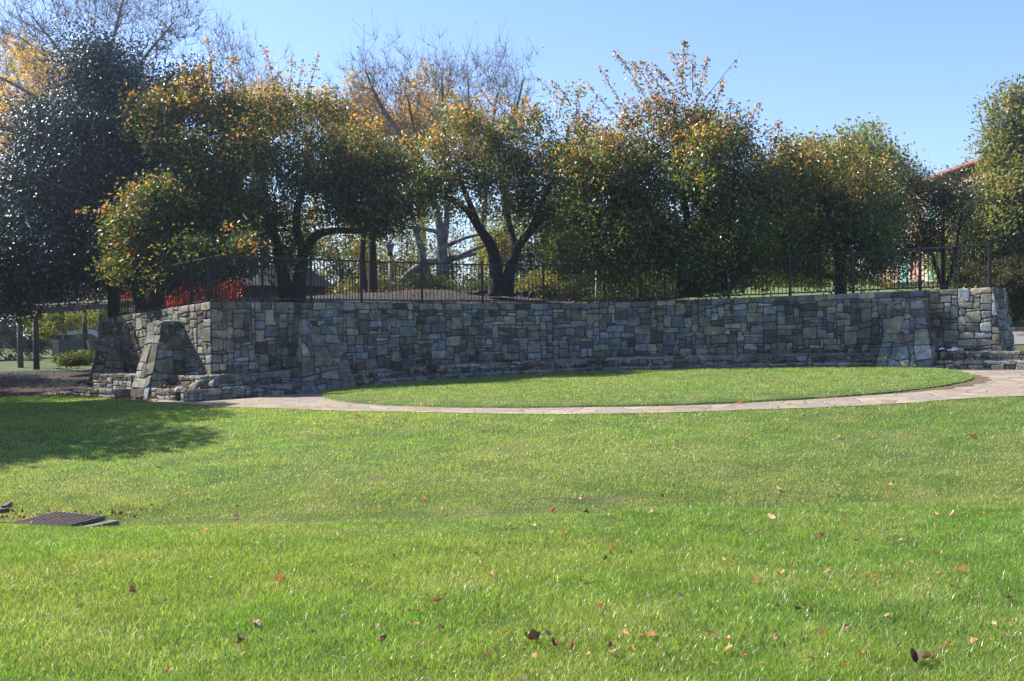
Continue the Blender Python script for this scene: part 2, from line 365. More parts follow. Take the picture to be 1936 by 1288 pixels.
# ------------------------------------------------------------------ stone masonry
PAL = [((.19, .205, .225), 4), ((.155, .165, .18), 4), ((.25, .235, .20), 5), ((.21, .195, .165), 6), ((.29, .255, .20), 3), ((.12, .105, .085), 3), ((.085, .078, .066), 2), ((.165, .155, .135), 4), ((.27, .275, .28), 2)]
PALW = np.cumsum([w for _, w in PAL]) / sum(w for _, w in PAL)
def masonry(mb, W_, H_, fmap, rng, unit=.097, wmax=7, hmax=4, prot=.024, gap=.010, tall=False, topcourse=False, flat=False, jt=.34):
    nx, ny = max(2, round(W_ / unit)), max(2, round(H_ / unit)); ux, uy = W_ / nx, H_ / ny
    occ = np.full((nx, ny), -1); st = []
    order = range(ny)
    for j in order:
        for i in range(nx):
            if occ[i, j] >= 0: continue
            w_ = rng.choice([2, 2, 3, 3, 4, 4, 4, 5, 6]); h_ = rng.choice([1, 1, 2, 2, 2, 3, 3, 4])
            if h_ > w_ + 1: h_ = w_ + 1
            if w_ >= 5: h_ = rng.choice([1, 2, 2, 3])
            if w_ == 1: h_ = rng.choice([1, 2, 2, 3])
            if flat: w_ = rng.choice([4, 5, 6, 8]); h_ = rng.choice([1, 2])
            if topcourse and j >= ny - 2: h_ = 2; w_ = rng.choice([3, 4, 5, 6])
            if topcourse and j < ny - 2: h_ = min(h_, ny - 2 - j) if rng.random() < .7 else h_
            w_ = min(w_, wmax); h_ = min(h_, hmax, ny - j)
            k = 0
            while k < w_ and i + k < nx and occ[i + k, j] < 0: k += 1
            w_ = k
            if i + w_ == nx - 1 and occ[nx - 1, j] < 0: w_ += 1
            while h_ > 1 and (occ[i:i + w_, j:j + h_] >= 0).any(): h_ -= 1
            occ[i:i + w_, j:j + h_] = len(st); st.append((i, j, i + w_, j + h_))
    cor = set()
    for a, b, c, d in st: cor |= {(a, b), (c, b), (c, d), (a, d)}
    jit = {}
    for (i, j) in cor:
        jx = 0 if i in (0, nx) else rng.uniform(-jt, jt); jy = 0 if j in (0, ny) else rng.uniform(-jt, jt) * .95
        jit[(i, j)] = ((i + jx) * ux, (j + jy) * uy)
    for a, b, c, d in st:
        per = [(i, b) for i in range(a, c)] + [(c, j) for j in range(b, d)] + [(i, d) for i in range(c, a, -1)] + [(a, j) for j in range(d, b, -1)]
        P = np.array([jit[q] for q in per if q in cor]); n = len(P)
        # inset for the joint
        e = np.roll(P, -1, 0) - P; e /= (np.linalg.norm(e, axis=1)[:, None] + 1e-9); nn = np.c_[-e[:, 1], e[:, 0]]; pn = np.roll(nn, 1, 0)
        off = (nn + pn) / (1 + (nn * pn).sum(1))[:, None].clip(.5)
        g = gap * rng.uniform(.6, 1.5); Q = P + off * g
        # round the corners
        Z = []
        for i in range(n):
            p0, p1, p2 = Q[i - 1], Q[i], Q[(i + 1) % n]; cut = rng.uniform(.012, .04)
            for q in (p0, p2):
                L = np.linalg.norm(q - p1); Z.append(p1 + (q - p1) * min(.35, cut / (L + 1e-6)))
        Z = np.array(Z); m_ = len(Z); c0 = Z.mean(0)
        e = np.roll(Z, -1, 0) - Z; e /= (np.linalg.norm(e, axis=1)[:, None] + 1e-9); nn = np.c_[-e[:, 1], e[:, 0]]; off = nn + np.roll(nn, 1, 0); off /= (np.linalg.norm(off, axis=1)[:, None] + 1e-9)
        In = Z + off * rng.uniform(.014, .026)
        u = rng.random(); base = PAL[int(np.searchsorted(PALW, u))][0]; k = rng.uniform(.8, 1.5); col = tuple(np.array(base) * k * np.array((.98, 1.0, .98)) * np.array((1 + rng.uniform(-.05, .05), 1, 1 + rng.uniform(-.05, .05))))
        pr = prot * rng.uniform(.35, 1.2); tl = (rng.uniform(-.02, .02), rng.uniform(-.02, .02)); s0 = len(mb.v)
        for q in Z: mb.v.append(fmap(q[0], q[1], -.04)); mb.c.append(col)
        for q in Z: mb.v.append(fmap(q[0], q[1], pr * .45)); mb.c.append(col)
        for q in In: mb.v.append(fmap(q[0], q[1], pr + tl[0] * (q[0] - c0[0]) * 3 + tl[1] * (q[1] - c0[1]) * 3)); mb.c.append(col)
        mb.v.append(fmap(c0[0], c0[1], pr + rng.uniform(0, .012))); mb.c.append(col)
        for i in range(m_):
            i2 = (i + 1) % m_
            mb.f.append([s0 + i, s0 + i2, s0 + m_ + i2, s0 + m_ + i]); mb.f.append([s0 + m_ + i, s0 + m_ + i2, s0 + 2 * m_ + i2, s0 + 2 * m_ + i]); mb.f.append([s0 + 2 * m_ + i, s0 + 2 * m_ + i2, s0 + 3 * m_])
def linemap(line, s0, off, zb, zt, Ht):
    def f(u, v, o):
        x, y, nx, ny = line.at(s0 + u, off); a = zb(s0 + u, x, y); b = zt(s0 + u, x, y)
        return (float(x + nx * o), float(y + ny * o), float(a + (b - a) * v / Ht))
    return f
wall_o = empty('retaining_wall', (float(CORN[0]), float(CORN[1]), gz(*CORN)))
tag(wall_o, 'long concave grey fieldstone retaining wall with battered buttresses and stepped stone benches', 'wall')
rng = random.Random(5)
def wall_mesh():
    mb = MB()
    zb = lambda s, x, y: gz(x, y) - .05
    masonry(mb, LM.L, 2.3, linemap(LM, 0, 0, zb, lambda s, x, y: float(topz_main(s)), 2.3), rng, topcourse=True)
    masonry(mb, LL.L, 2.3, linemap(LL, 0, 0, zb, lambda s, x, y: float(topz_left(s)), 2.3), rng, topcourse=True)
    # right end, battered return
    x0, y0, nx, ny = LM.at(LM.L - .001, 0); x0, y0 = float(x0), float(y0); tx, ty = -float(ny), float(nx)
    zt = float(topz_main(LM.L)); z0 = gz(x0, y0) - .05
    def endmap(u, v, o):
        b = .30 * (1 - v / 2.2) + .03; return (x0 + tx * (b + o) - float(nx) * u, y0 + ty * (b + o) - float(ny) * u, z0 + (zt - z0) * v / 2.2)
    masonry(mb, 1.6, 2.2, endmap, rng)
    def endfront(u, v, o):
        b = .30 * (1 - v / 2.2) + .03; k = u / .3 * b; return (x0 + tx * k + float(nx) * o, y0 + ty * k + float(ny) * o, z0 + (zt - z0) * v / 2.2)
    masonry(mb, .3, 2.2, endfront, rng, wmax=3)
    return mb.build('stone_face', M_stone, wall_o, col=True)
wall_mesh()
def core():
    mb = MB()
    for line, tz in ((LM, topz_main), (LL, topz_left)):
        ss = np.linspace(0, line.L, 90)
        for a, b in zip(ss[:-1], ss[1:]):
            q = []
            for s in (a, b):
                xo, yo, nx, ny = line.at(s, -.005); xi, yi = line.at(s, -.5)[:2]; zt = float(tz(s)) - .004; q.append(((float(xo), float(yo), -1), (float(xo), float(yo), zt), (float(xi), float(yi), zt), (float(xi), float(yi), -1)))
            mb.face([q[0][0], q[1][0], q[1][1], q[0][1]]); mb.face([q[0][1], q[1][1], q[1][2], q[0][2]]); mb.face([q[0][2], q[1][2], q[1][3], q[0][3]])
    x0, y0, nx, ny = map(float, LM.at(LM.L - .001, 0)); tx, ty = -ny, nx; zt = float(topz_main(LM.L)) - .004
    a = lambda u, b, z: (x0 + tx * b - nx * u, y0 + ty * b - ny * u, z)
    mb.face([a(0.005, .32, -.2), a(1.6, .32, -.2), a(1.6, .02, zt), a(0.005, .02, zt)]); mb.face([a(0.005, .0, -.2), a(0.005, .32, -.2), a(.005, .02, zt), a(.005, 0, zt)]); mb.face([a(.005, 0, zt), a(.005, .02, zt), a(1.6, .02, zt), a(1.6, 0, zt)])
    mb.build('mortar_core', M_mortar, wall_o)
core()
def bilin(A, B, Cc, D, W_, H_):
    """A,B bottom left/right; D,Cc top left/right"""
    A, B, Cc, D = map(Vector, (A, B, Cc, D)); nrm = (B - A).cross(D - A).normalized()
    def f(u, v, o):
        u /= W_; v /= H_; p = (A * (1 - u) + B * u) * (1 - v) + (D * (1 - u) + Cc * u) * v; return tuple(p + nrm * o)
    return f
def panel(mb, A, B, Cc, D, **kw):
    A, B, Cc, D = map(Vector, (A, B, Cc, D)); W_ = max((B - A).length, (Cc - D).length * 1.0); H_ = ((D - A).length + (Cc - B).length) / 2
    W_ = ((B - A).length + (Cc - D).length) / 2 if W_ > .5 else W_
    masonry(mb, W_, H_, bilin(A, B, Cc, D, W_, H_), rng, **kw)
def buttress(line, sc, wb, wt, pb, pt, zt, label):
    mb = MB(); co = MB()
    def P(s, off, z): x, y = line.at(s, off)[:2]; return (float(x), float(y), z)
    def g(s, off): x, y = line.at(s, off)[:2]; return gz(x, y) - .05
    b0, b1, t0, t1 = sc - wb / 2, sc + wb / 2, sc - wt / 2, sc + wt / 2
    z0, z1 = g(b0, pb), g(b1, pb)
    A, B = P(b0, pb, z0), P(b1, pb, z1); Cc, D = P(t1, pt, zt), P(t0, pt, zt)
    A0, B0 = P(b0, 0, z0), P(b1, 0, z1); C0, D0 = P(t1, 0, zt), P(t0, 0, zt)
    kw = dict(unit=.125, hmax=4, wmax=5, jt=.62)
    panel(mb, A, B, Cc, D, **kw); panel(mb, A0, A, D, D0, **kw); panel(mb, B, B0, C0, Cc, **kw)
    panel(mb, D, Cc, C0, D0, flat=True)
    for q in ((A, B, Cc, D), (A0, A, D, D0), (B, B0, C0, Cc), (D, Cc, C0, D0)): co.face(q)
    o = mb.build('buttress', M_stone, wall_o, col=True); c = co.build('mortar', M_mortar, o); 
    # parent inverse for grandchild: parent has no own transform
    c.matrix_parent_inverse = Matrix.Identity(4)
    o['label'] = label; return o
# fix: parts are meshes in world coordinates; grandchildren share the same inverse chain
def px_s(line, px): return s_of_px(line, px)
buttress(LL, LL.L - 1.85, 1.05, .62, 1.1, .5, 1.78, 'sunlit battered buttress on the left return of the wall')
buttress(LL, LL.L - 5.25, .95, .6, .8, .35, 1.35, 'dark shaded buttress at the far left end of the wall')
buttress(LM, px_s(LM, 585), 1.75, .95, 1.0, .4, 1.76, 'wide shaded buttress of bluish stones left of the lawn')
buttress(LM, px_s(LM, 1724), 1.75, .80, .95, .4, 2.10, 'battered buttress near the right end with light patches')

def bench(line, s0, s1, off0, off1, h0, h1, name='bench_step'):
    """riser at off1 from ground(+h0) to h1, tread between off0 and off1"""
    mb = MB(); co = MB()
    L = s1 - s0
    zb = lambda s, x, y: gz(x, y) + h0 - .04
    def zt(s, x, y):
        return gz(x, y) + h1 + .02 * math.sin(s * 3.1) * .5
    masonry(mb, L, h1 - h0 + .04, linemap(line, s0, off1, zb, zt, h1 - h0 + .04), rng, unit=.085, wmax=6, hmax=2, gap=.008)
    # tread slabs
    def tread(u, v, o):
        x, y, nx, ny = line.at(s0 + u, off0 + v); x2, y2 = line.at(s0 + u, off1)[:2]
        return (float(x), float(y), gz(x2, y2) + h1 - .035 + o)
    masonry(mb, L, off1 - off0 + .03, tread, rng, unit=.14, wmax=6, hmax=4, gap=.008, prot=.03)
    ss = np.linspace(s0, s1, max(4, int(L / .3)))
    for a, b in zip(ss[:-1], ss[1:]):
        q = []
        for s in (a, b):
            x, y = map(float, line.at(s, off1 - .01)[:2]); xi, yi = map(float, line.at(s, off0 - .02)[:2]); z = gz(x, y) + h1 - .04
            q.append(((x, y, -1), (x, y, z), (xi, yi, z)))
        co.face([q[0][0], q[1][0], q[1][1], q[0][1]]); co.face([q[0][1], q[1][1], q[1][2], q[0][2]])
    for s in (s0, s1):
        x, y = map(float, line.at(s, off1 - .01)[:2]); xi, yi = map(float, line.at(s, off0 - .02)[:2]); z = gz(x, y) + h1 - .04
        co.face([(x, y, -1), (x, y, z), (xi, yi, z), (xi, yi, -1)])
    for s, flip in ((s0 - .002, 0), (s1 + .002, 1)):
        A = [float(q) for q in line.at(s, off0)[:2]]; B = [float(q) for q in line.at(s, off1)[:2]]; zA = gz(*B) + h0 - .04; zT = gz(*B) + h1 - .02
        if flip: A, B = B, A
        panel(mb, (*A, zA), (*B, zA), (*B, zT), (*A, zT), unit=.085, hmax=2, wmax=4)
    o = mb.build(name, M_stone, wall_o, col=True); c = co.build('mortar', M_mortar, o); c.matrix_parent_inverse = Matrix.Identity(4); return o
s3, s4 = px_s(LM, 585), px_s(LM, 1724)
def benches(line, a, b, hu=.52, hl=.26):
    bench(line, a, b, 0, .48, 0, hu); bench(line, a, b, .48, .98, 0, hl)
bench(LM, -.48, s3 - .86, 0, .48, 0, .60); bench(LM, -.98, s3 - .86, .48, .98, 0, .30); benches(LM, s3 + .86, s4 - .86, .47, .22); benches(LM, s4 + .86, LM.L + 0.0, .47, .24)
bench(LL, LL.L - 4.75, LL.L - 2.42, 0, .95, 0, .62); bench(LL, LL.L - 5.0, LL.L - 2.42, .95, 1.4, 0, .27)
bench(LL, LL.L - 1.3, LL.L - .01, 0, .48, 0, .60); bench(LL, LL.L - 1.3, LL.L - .01, .48, .98, 0, .30)
# benches run on past the right end of the wall
x0, y0, nx, ny = map(float, LM.at(LM.L - .001, 0)); ext = Line(np.array([(x0 + (-ny) * t + 0, y0 + nx * t) for t in np.linspace(0, 4, 10)]))
benches(ext, 0.0, 4.0, .47, .24)

# ------------------------------------------------------------------ iron fence on the wall
fence = empty('iron_fence', (float(CORN[0]), float(CORN[1]) + .25, 2.2)); tag(fence, 'black steel picket fence standing along the top of the stone wall', 'fence')
def fence_run(line, ss, tz, last=True):
    pts = []
    for s in ss:
        x, y = line.at(s, -.22)[:2]; pts.append(Vector((float(x), float(y), float(tz(s)) - .01)))
    for i, p in enumerate(pts):
        if i == len(pts) - 1 and not last: continue
        mb = MB(); mb.box(p.x - .035, p.x + .035, p.y - .035, p.y + .035, p.z - .02, p.z + 1.23); mb.box(p.x - .042, p.x + .042, p.y - .042, p.y + .042, p.z + 1.23, p.z + 1.26); mb.build('post', M_iron, fence)
    for a, b in zip(pts[:-1], pts[1:]):
        mb = MB(); up = Vector((0, 0, 1)); d = b - a; n = 16
        e = d.normalized() * .036
        mb.beam(a + e + up * .09, b - e + up * .09, .035, .04); mb.beam(a + e + up * 1.18, b - e + up * 1.18, .04, .045)
        for k in range(1, n):
            q = a + d * (k / n); mb.beam(q + up * .07, q + up * 1.17, .019, .019, Vector((0, 1, 0)))
        mb.build('picket_panel', M_iron, fence)
fpx = [402, 505, 598, 693, 806, 919, 1032, 1145, 1257, 1376, 1492, 1611, 1737]
ss = [px_s(LM, p) for p in fpx] + [LM.L - .1]
fence_run(LM, ss, topz_main); fence_run(LL, list(np.linspace(0.2, LL.L + .2, 5)), topz_left, last=False)
# (the last left post sits at the corner beside the first main post)

# ------------------------------------------------------------------ foliage tools
def leaf_arrays(P, size, col, rs, droop=0.0, asp=.5, fold=.25):
    n = len(P); ax = rs.normal(size=(n, 3)); ax[:, 2] = ax[:, 2] * (1 - .5 * droop) - droop * 1.2
    ax /= np.linalg.norm(ax, axis=1)[:, None]; r = rs.normal(size=(n, 3)); side = np.cross(ax, r); side /= np.linalg.norm(side, axis=1)[:, None]; nr = np.cross(ax, side)
    s = (size * rs.uniform(.65, 1.25, n))[:, None]
    V = np.stack([P, P + ax * s * .45 + side * s * asp * .5 + nr * s * fold * .4, P + ax * s, P + ax * s * .45 - side * s * asp * .5 + nr * s * fold * .4], 1)
    return V.reshape(-1, 3), np.repeat(col, 4, 0)
def leaf_faces(n):
    b = np.arange(n)[:, None] * 4; return np.vstack([b + np.array([[0, 1, 2]]), b + np.array([[0, 2, 3]])])
def sweep_nodes(pts, rad, step=.25):
    out = []; rr = []
    for (a, ra), (b, rb) in zip(zip(pts[:-1], rad[:-1]), zip(pts[1:], rad[1:])):
        a = np.array(a); b = np.array(b); n = max(1, int(np.linalg.norm(b - a) / step))
        for k in range(n): out.append(a + (b - a) * k / n); rr.append(ra + (rb - ra) * k / n)
    out.append(np.array(pts[-1])); rr.append(rad[-1]); return np.array(out), np.array(rr)
def tubes_np(A, B, ra, rb, n=4):
    D = B - A; L = np.linalg.norm(D, axis=1)[:, None] + 1e-9; D = D / L; ref = np.tile(np.array([[.3, .9, .31]]), (len(A), 1))
    X = np.cross(D, ref); X /= np.linalg.norm(X, axis=1)[:, None] + 1e-9; Y = np.cross(D, X); V = []
    for E, r in ((A, ra), (B, rb)):
        for k in range(n):
            a = 2 * math.pi * k / n; V.append(E + (X * math.cos(a) + Y * math.sin(a)) * r[:, None])
    V = np.stack(V, 1).reshape(-1, 3); b = np.arange(len(A))[:, None] * (2 * n)
    F = np.vstack([b + np.array([[k, (k + 1) % n, n + (k + 1) % n, n + k]]) for k in range(n)]); return V, F
def grow(node, targets, rs, r_tip=.005, expo=.42, up=.15, bend=.12, rmax=.06, step=.55):
    """attach each target to the nearest node, in order of distance; returns segment arrays"""
    pos = [tuple(p) for p in node]; par = [-1] * len(node); cap = len(node) + len(targets) * 8
    arr = np.zeros((cap, 3)); arr[:len(node)] = node; cnt = len(node); par = np.full(cap, -1)
    d0 = np.min(np.linalg.norm(targets[:, None] - node[None], axis=2), 1)
    for ti in np.argsort(d0):
        t_ = targets[ti]; q = arr[:cnt]; d = np.linalg.norm((q - t_) * np.array((1, 1, .8)), axis=1) + np.where(q[:, 2] > t_[2], .35, 0)
        j = int(np.argmin(d)); a = q[j].copy(); L = np.linalg.norm(t_ - a); m_ = max(1, min(7, int(L / step)))
        prev = j; bnd = rs.normal(size=3) * bend * L; bnd[2] -= 0 if up < 0 else up * L * .5
        for k in range(1, m_ + 1):
            f = k / m_; p = a + (t_ - a) * f + bnd * math.sin(math.pi * f) * .6
            arr[cnt] = p; par[cnt] = prev; prev = cnt; cnt += 1
    arr = arr[:cnt]; par = par[:cnt]; w_ = np.zeros(cnt); has = np.zeros(cnt)
    isleaf = np.ones(cnt, bool); isleaf[par[par >= 0]] = False; w_[isleaf] = 1
    for i in range(cnt - 1, len(node) - 1, -1):
        if par[i] >= 0: w_[par[i]] += max(w_[i], 1)
    r = np.minimum(r_tip * np.maximum(w_, 1) ** expo, rmax); idx = np.arange(len(node), cnt)
    A = arr[par[idx]]; B = arr[idx]; return A, B, np.where(par[idx] < len(node), r[idx] * 1.0, np.minimum(r[par[idx]], r[idx] * 1.3)), r[idx], arr[len(node):]
def lobe_pts(lobes, n, rs, shell=.55, sub=False):
    """lobes: (px,py,d,rx_px,ry_px[,ry_depth_m])"""
    if sub:
        ls = []
        for l in lobes:
            ls.append((l[0], l[1], l[2], l[3] * .86, l[4] * .86, *l[5:]))
            if l[3] > 38:
                for _ in range(6):
                    a_ = rs.uniform(0, 2 * math.pi); q_ = rs.uniform(.75, 1.0); s_ = rs.uniform(.22, .42); ls.append((l[0] + math.cos(a_) * l[3] * q_, l[1] - math.sin(a_) * l[4] * q_, l[2] + rs.uniform(-.8, .8) * l[3] / FPX * l[2], l[3] * s_ * 1.2, l[4] * s_))
        lobes = ls
    vol = np.array([l[3] * l[4] for l in lobes], float); vol /= vol.sum(); out = []; rel = []
    for l, v in zip(lobes, vol):
        k = int(n * v) + 1; c = np.array(U(l[0], l[1], l[2])); sx = l[3] * l[2] / FPX; sz = l[4] * l[2] / FPX; sy = l[5] if len(l) > 5 else sx * .85
        d = rs.normal(size=(k, 3)); d /= np.linalg.norm(d, axis=1)[:, None]; u = rs.uniform(0, 1, k) ** (shell * .6)
        bump = 1 + .24 * np.sin(d[:, 0] * 5 + c[0]) * np.sin(d[:, 2] * 6 + c[2]) + .16 * np.sin(d[:, 1] * 9 + d[:, 0] * 7 + c[0] * 2)
        out.append(c + d * (u * bump)[:, None] * np.array((sx, sy, sz))); rel.append(u * (.6 + .4 * d[:, 2]))
    return np.vstack(out), np.concatenate(rel)
def pick(cols, p, rs, n):
    c = np.array(cols)[rs.choice(len(cols), n, p=np.array(p) / sum(p))]; return c * rs.uniform(.82, 1.2, (n, 1)) * (1 + rs.normal(size=(n, 3)) * .06)

CRAB_G = [(.08, .125, .03), (.125, .16, .035), (.052, .088, .026), (.14, .15, .035)]
CRAB_O = [(.42, .19, .08), (.44, .28, .10), (.30, .11, .07), (.32, .22, .08), (.44, .27, .17)]
def tree(name, base, limbs, lobes, label, cat='tree', seed=1, ncl=260, per=60, lsize=.123, sig=.26, cols=None, orange=None, droop=.5, leafm=None, bark=None, group=None,
         spires=(), trunk_r=.2, twig=.006, zmin=None, shell=.55, twigs=True, asp=.5, hi=None, auto=0, gapn=-.33, mul=1.0):
    rs = np.random.RandomState(seed); root = empty(name, base); tag(root, label, cat, group)
    tr = MB(); nodes = []
    for pts, rad in limbs:
        tr.tube(smooth_line(pts), list(np.interp(np.linspace(0, 1, len(smooth_line(pts))), np.linspace(0, 1, len(rad)), rad)), 9)
        nn, _ = sweep_nodes([tuple(p) for p in smooth_line(pts)], [1] * len(smooth_line(pts))); nodes.append(nn[len(nn) // 4:])
    if limbs: tr.build('trunk', bark or M_bark, root, sm=True)
    cen, rel = lobe_pts(lobes, ncl, rs, shell, sub=ncl > 250)
    nz = vnoise(cen[:, 0] + cen[:, 1] * .6, cen[:, 2] * 1.15, 2.7, seed) ; k = nz > gapn; cen = cen[k]; rel = rel[k]
    if zmin is not None: k = cen[:, 2] > zmin; cen = cen[k]; rel = rel[k]
    segs = []
    if twigs and limbs:
        A, B, ra, rb, _ = grow(np.vstack(nodes), cen[:900], rs, twig); V, F = tubes_np(A, B, ra, rb, 4); np_mesh('branches', V, F, bark or M_bark, parent=root, smooth_=True)
        mid = (A + B) / 2
    n = len(cen) * per; ci = np.repeat(np.arange(len(cen)), per); P = cen[ci] + np.clip(rs.normal(size=(n, 3)), -1.7, 1.7) * sig * np.repeat(rs.uniform(.6, 1.3, len(cen)), per)[:, None]
    outer = rel[ci] + rs.normal(size=n) * .12; pc = np.repeat(rs.normal(size=len(cen)), per)
    if zmin is not None: P[:, 2] = np.maximum(P[:, 2], zmin)
    if cols is None:
        zlo, zhi = cen[:, 2].min(), cen[:, 2].max(); h = (P[:, 2] - zlo) / (zhi - zlo)
        po = np.clip(-.28 + h * .72 + (outer - .6) * .5 + pc * .22 + (orange or 0), .03, .93); io = rs.uniform(size=n) < po
        col = np.where(io[:, None], pick(CRAB_O, [3, 3, 1.5, 3, 2], rs, n), pick(CRAB_G, [4, 3, 3, 1.5], rs, n))
    else:
        col = pick([c for c, _ in cols], [p for _, p in cols], rs, n) * (1 + np.clip(pc, -1, 1) * .22)[:, None]
        if hi is not None:
            io = (rs.uniform(size=n) < np.clip(.4 * (pc > .9) + .04, 0, 1)); col[io] = pick([hi], [1], rs, io.sum())
    col = col * mul
    V, c4 = leaf_arrays(P, lsize, col, rs, droop, asp); Vs = [V]; Cs = [c4]; cnt = n
    if auto:
        spires = list(spires); tot = sum(l[3] for l in lobes)
        for _ in range(auto):
            l = lobes[rs.choice(len(lobes), p=[q[3] / tot for q in lobes])]; a_ = rs.uniform(-.5, math.pi + .5); ux_, uy_ = math.cos(a_), -math.sin(a_); f_ = rs.uniform(.75, .95); g_ = rs.uniform(18, 50)
            q0 = (l[0] + ux_ * l[3] * f_, l[1] + uy_ * l[4] * f_); spires.append((*q0, q0[0] + ux_ * g_ * .7 + rs.normal() * 6, q0[1] + uy_ * g_ * .6 - g_ * .45, l[2] + rs.uniform(-1, 1) * l[3] / FPX * l[2] * .5, rs.uniform(16, 34)))
    if spires:
        for (x0_, y0_, x1_, y1_, d_, k_) in spires:
            a = np.array(U(x0_, y0_, d_)); b = np.array(U(x1_, y1_, d_ + rs.uniform(-.4, .4))); bend_ = rs.normal(size=3) * .05
            fs = np.linspace(0, 1, 9); sg = MB(); ln = [a + (b - a) * f + bend_ * math.sin(math.pi * f) for f in fs]; sg.tube(ln, list(np.interp(fs, [0, 1], [.016, .003])), 5); sg.build('shoot', bark or M_bark, root)
            k = int(k_ * 1.7); f = rs.uniform(0, 1, k) ** .8 * .95; Pp = a + (b - a) * f[:, None] + bend_ * np.sin(math.pi * f)[:, None] + rs.normal(size=(k, 3)) * (.10 * (1 - f) + .03)[:, None]
            cc = np.where((rs.uniform(size=k) < .62)[:, None], pick(CRAB_O, [3, 3, 2, 3, 3], rs, k), pick(CRAB_G, [3, 4, 1, 4], rs, k)) if cols is None else pick([c for c, _ in cols], [p for _, p in cols], rs, k)
            V2, c2 = leaf_arrays(Pp, lsize * .95, cc, rs, droop, asp); Vs.append(V2); Cs.append(c2); cnt += k
    np_mesh('crown', np.vstack(Vs), leaf_faces(cnt), leafm or M_leaf, np.clip(np.vstack(Cs), .004, .9), root)
    return root
def smooth_line(pts):
    if len(pts) < 3: return [Vector(p) for p in pts]
    return [Vector(p) for p in dense([tuple(p) for p in pts], 5)]
def LP(*pts): return [U(*p) for p in pts]

CG = 'crabapple trees behind the fence'
# middle tree (V trunk at px 945)
D = 36.5
tree('crabapple_tree', U(948, 556, D), [
    (LP((940, 560, D), (938, 520, D), (930, 470, D), (905, 430, D - .2), (880, 395, D - .4), (845, 375, D - .6), (790, 368, D - 1)), [.34, .24, .19, .14, .11, .08, .05]),
    (LP((955, 560, D), (962, 520, D), (975, 475, D + .1), (1000, 440, D + .1), (1030, 410, D + .2), (1070, 385, D + .3)), [.30, .2, .17, .13, .10, .05]),
    (LP((905, 430, D - .2), (890, 390, D - .2), (872, 345, D), (860, 290, D + .2)), [.12, .1, .08, .04]),
    (LP((975, 475, D + .1), (960, 410, D + .5), (950, 340, D + .8), (940, 260, D + 1)), [.13, .1, .08, .04]),
    (LP((1000, 440, D), (1030, 370, D), (1060, 300, D), (1075, 240, D)), [.1, .08, .06, .03])],
    [(860, 290, D - .3, 95, 90), (950, 270, D, 100, 85), (1040, 300, D, 85, 90), (785, 320, D, 65, 85), (900, 350, D, 120, 60), (1010, 370, D, 100, 55), (1085, 240, D, 40, 60), (1080, 350, D, 50, 60), (1060, 430, D, 60, 40), (750, 380, D, 35, 60)],
    'middle crabapple tree with a forked dark trunk and orange tinted top', seed=3, group=CG, auto=34, ncl=540, per=74,
    spires=[(1075, 200, 1012, 142, D, 50), (1080, 200, 1040, 150, D, 36), (1090, 230, 1100, 150, D, 40), (1105, 250, 1130, 190, D, 34), (930, 200, 905, 160, D, 26), (870, 210, 850, 170, D, 22), (985, 200, 1000, 165, D, 20), (1060, 230, 1120, 270, D, 30)])
# left pair
D = 35.0
tree('crabapple_tree', U(560, 574, D), [
    (LP((562, 580, D), (566, 530, D), (574, 480, D), (600, 445, D - .2), (640, 436, D - .4), (685, 437, D - .5), (722, 425, D - .5)), [.30, .22, .17, .13, .10, .08, .05]),
    (LP((545, 580, D), (535, 520, D), (520, 450, D + .3), (500, 360, D + .4), (480, 280, D + .5)), [.26, .2, .15, .1, .05]),
    (LP((574, 480, D), (560, 410, D), (580, 330, D), (590, 250, D)), [.15, .12, .09, .04]),
    (LP((520, 450, D + .3), (450, 400, D), (400, 330, D - .3)), [.12, .09, .04])],
    [(600, 270, D, 105, 90), (500, 250, D, 90, 85), (680, 310, D, 80, 85), (560, 360, D, 130, 80), (700, 370, D, 70, 55), (450, 400, D - .3, 90, 80), (540, 440, D, 90, 50), (430, 300, D, 80, 80), (645, 400, D, 70, 40), (725, 410, D, 40, 50), (740, 330, D, 40, 50), (460, 480, D, 70, 40)],
    'large dark crabapple tree with a long low bent limb above the fence', seed=4, mul=.85, group=CG, auto=46, ncl=900, per=76, orange=-.13,
    spires=[(520, 190, 496, 80, D, 60), (545, 180, 552, 92, D, 50), (560, 190, 575, 110, D, 40), (580, 180, 602, 95, D, 44), (600, 190, 640, 160, D, 30), (470, 200, 440, 100, D, 50), (450, 210, 425, 140, D, 36)])
D = 32.6
tree('crabapple_tree', U(272, 590, D), [
    (LP((275, 600, D), (262, 560, D), (245, 520, D), (225, 490, D)), [.2, .16, .13, .08]),
    (LP((290, 600, D), (300, 540, D), (320, 470, D), (350, 400, D), (370, 300, D)), [.22, .18, .15, .11, .05]),
    (LP((262, 560, D), (285, 500, D), (275, 430, D), (290, 340, D)), [.14, .12, .09, .04])],
    [(350, 230, D + .6, 80, 75), (390, 290, D, 95, 80), (300, 400, D - .5, 75, 80), (350, 440, D - .4, 90, 80), (260, 450, D - .5, 50, 60), (410, 400, D, 90, 90), (300, 505, D - 1.6, 80, 38), (400, 490, D - 2.2, 70, 32), (235, 510, D - 1.2, 30, 50), (450, 470, D - 2, 60, 30), (270, 400, D - 1.5, 50, 50)],
    'leftmost crabapple tree with red tipped leaves drooping over the wall', seed=5, mul=.8, group=CG, auto=44, ncl=820, per=76, orange=.02,
    spires=[(400, 190, 388, 55, D, 60), (380, 200, 402, 95, D, 40), (440, 200, 438, 98, D, 44), (310, 225, 240, 175, D, 40), (215, 405, 135, 395, D - .5, 26), (230, 470, 200, 370, D - .5, 30), (230, 520, 200, 460, D - .5, 26), (360, 200, 345, 130, D, 26)])
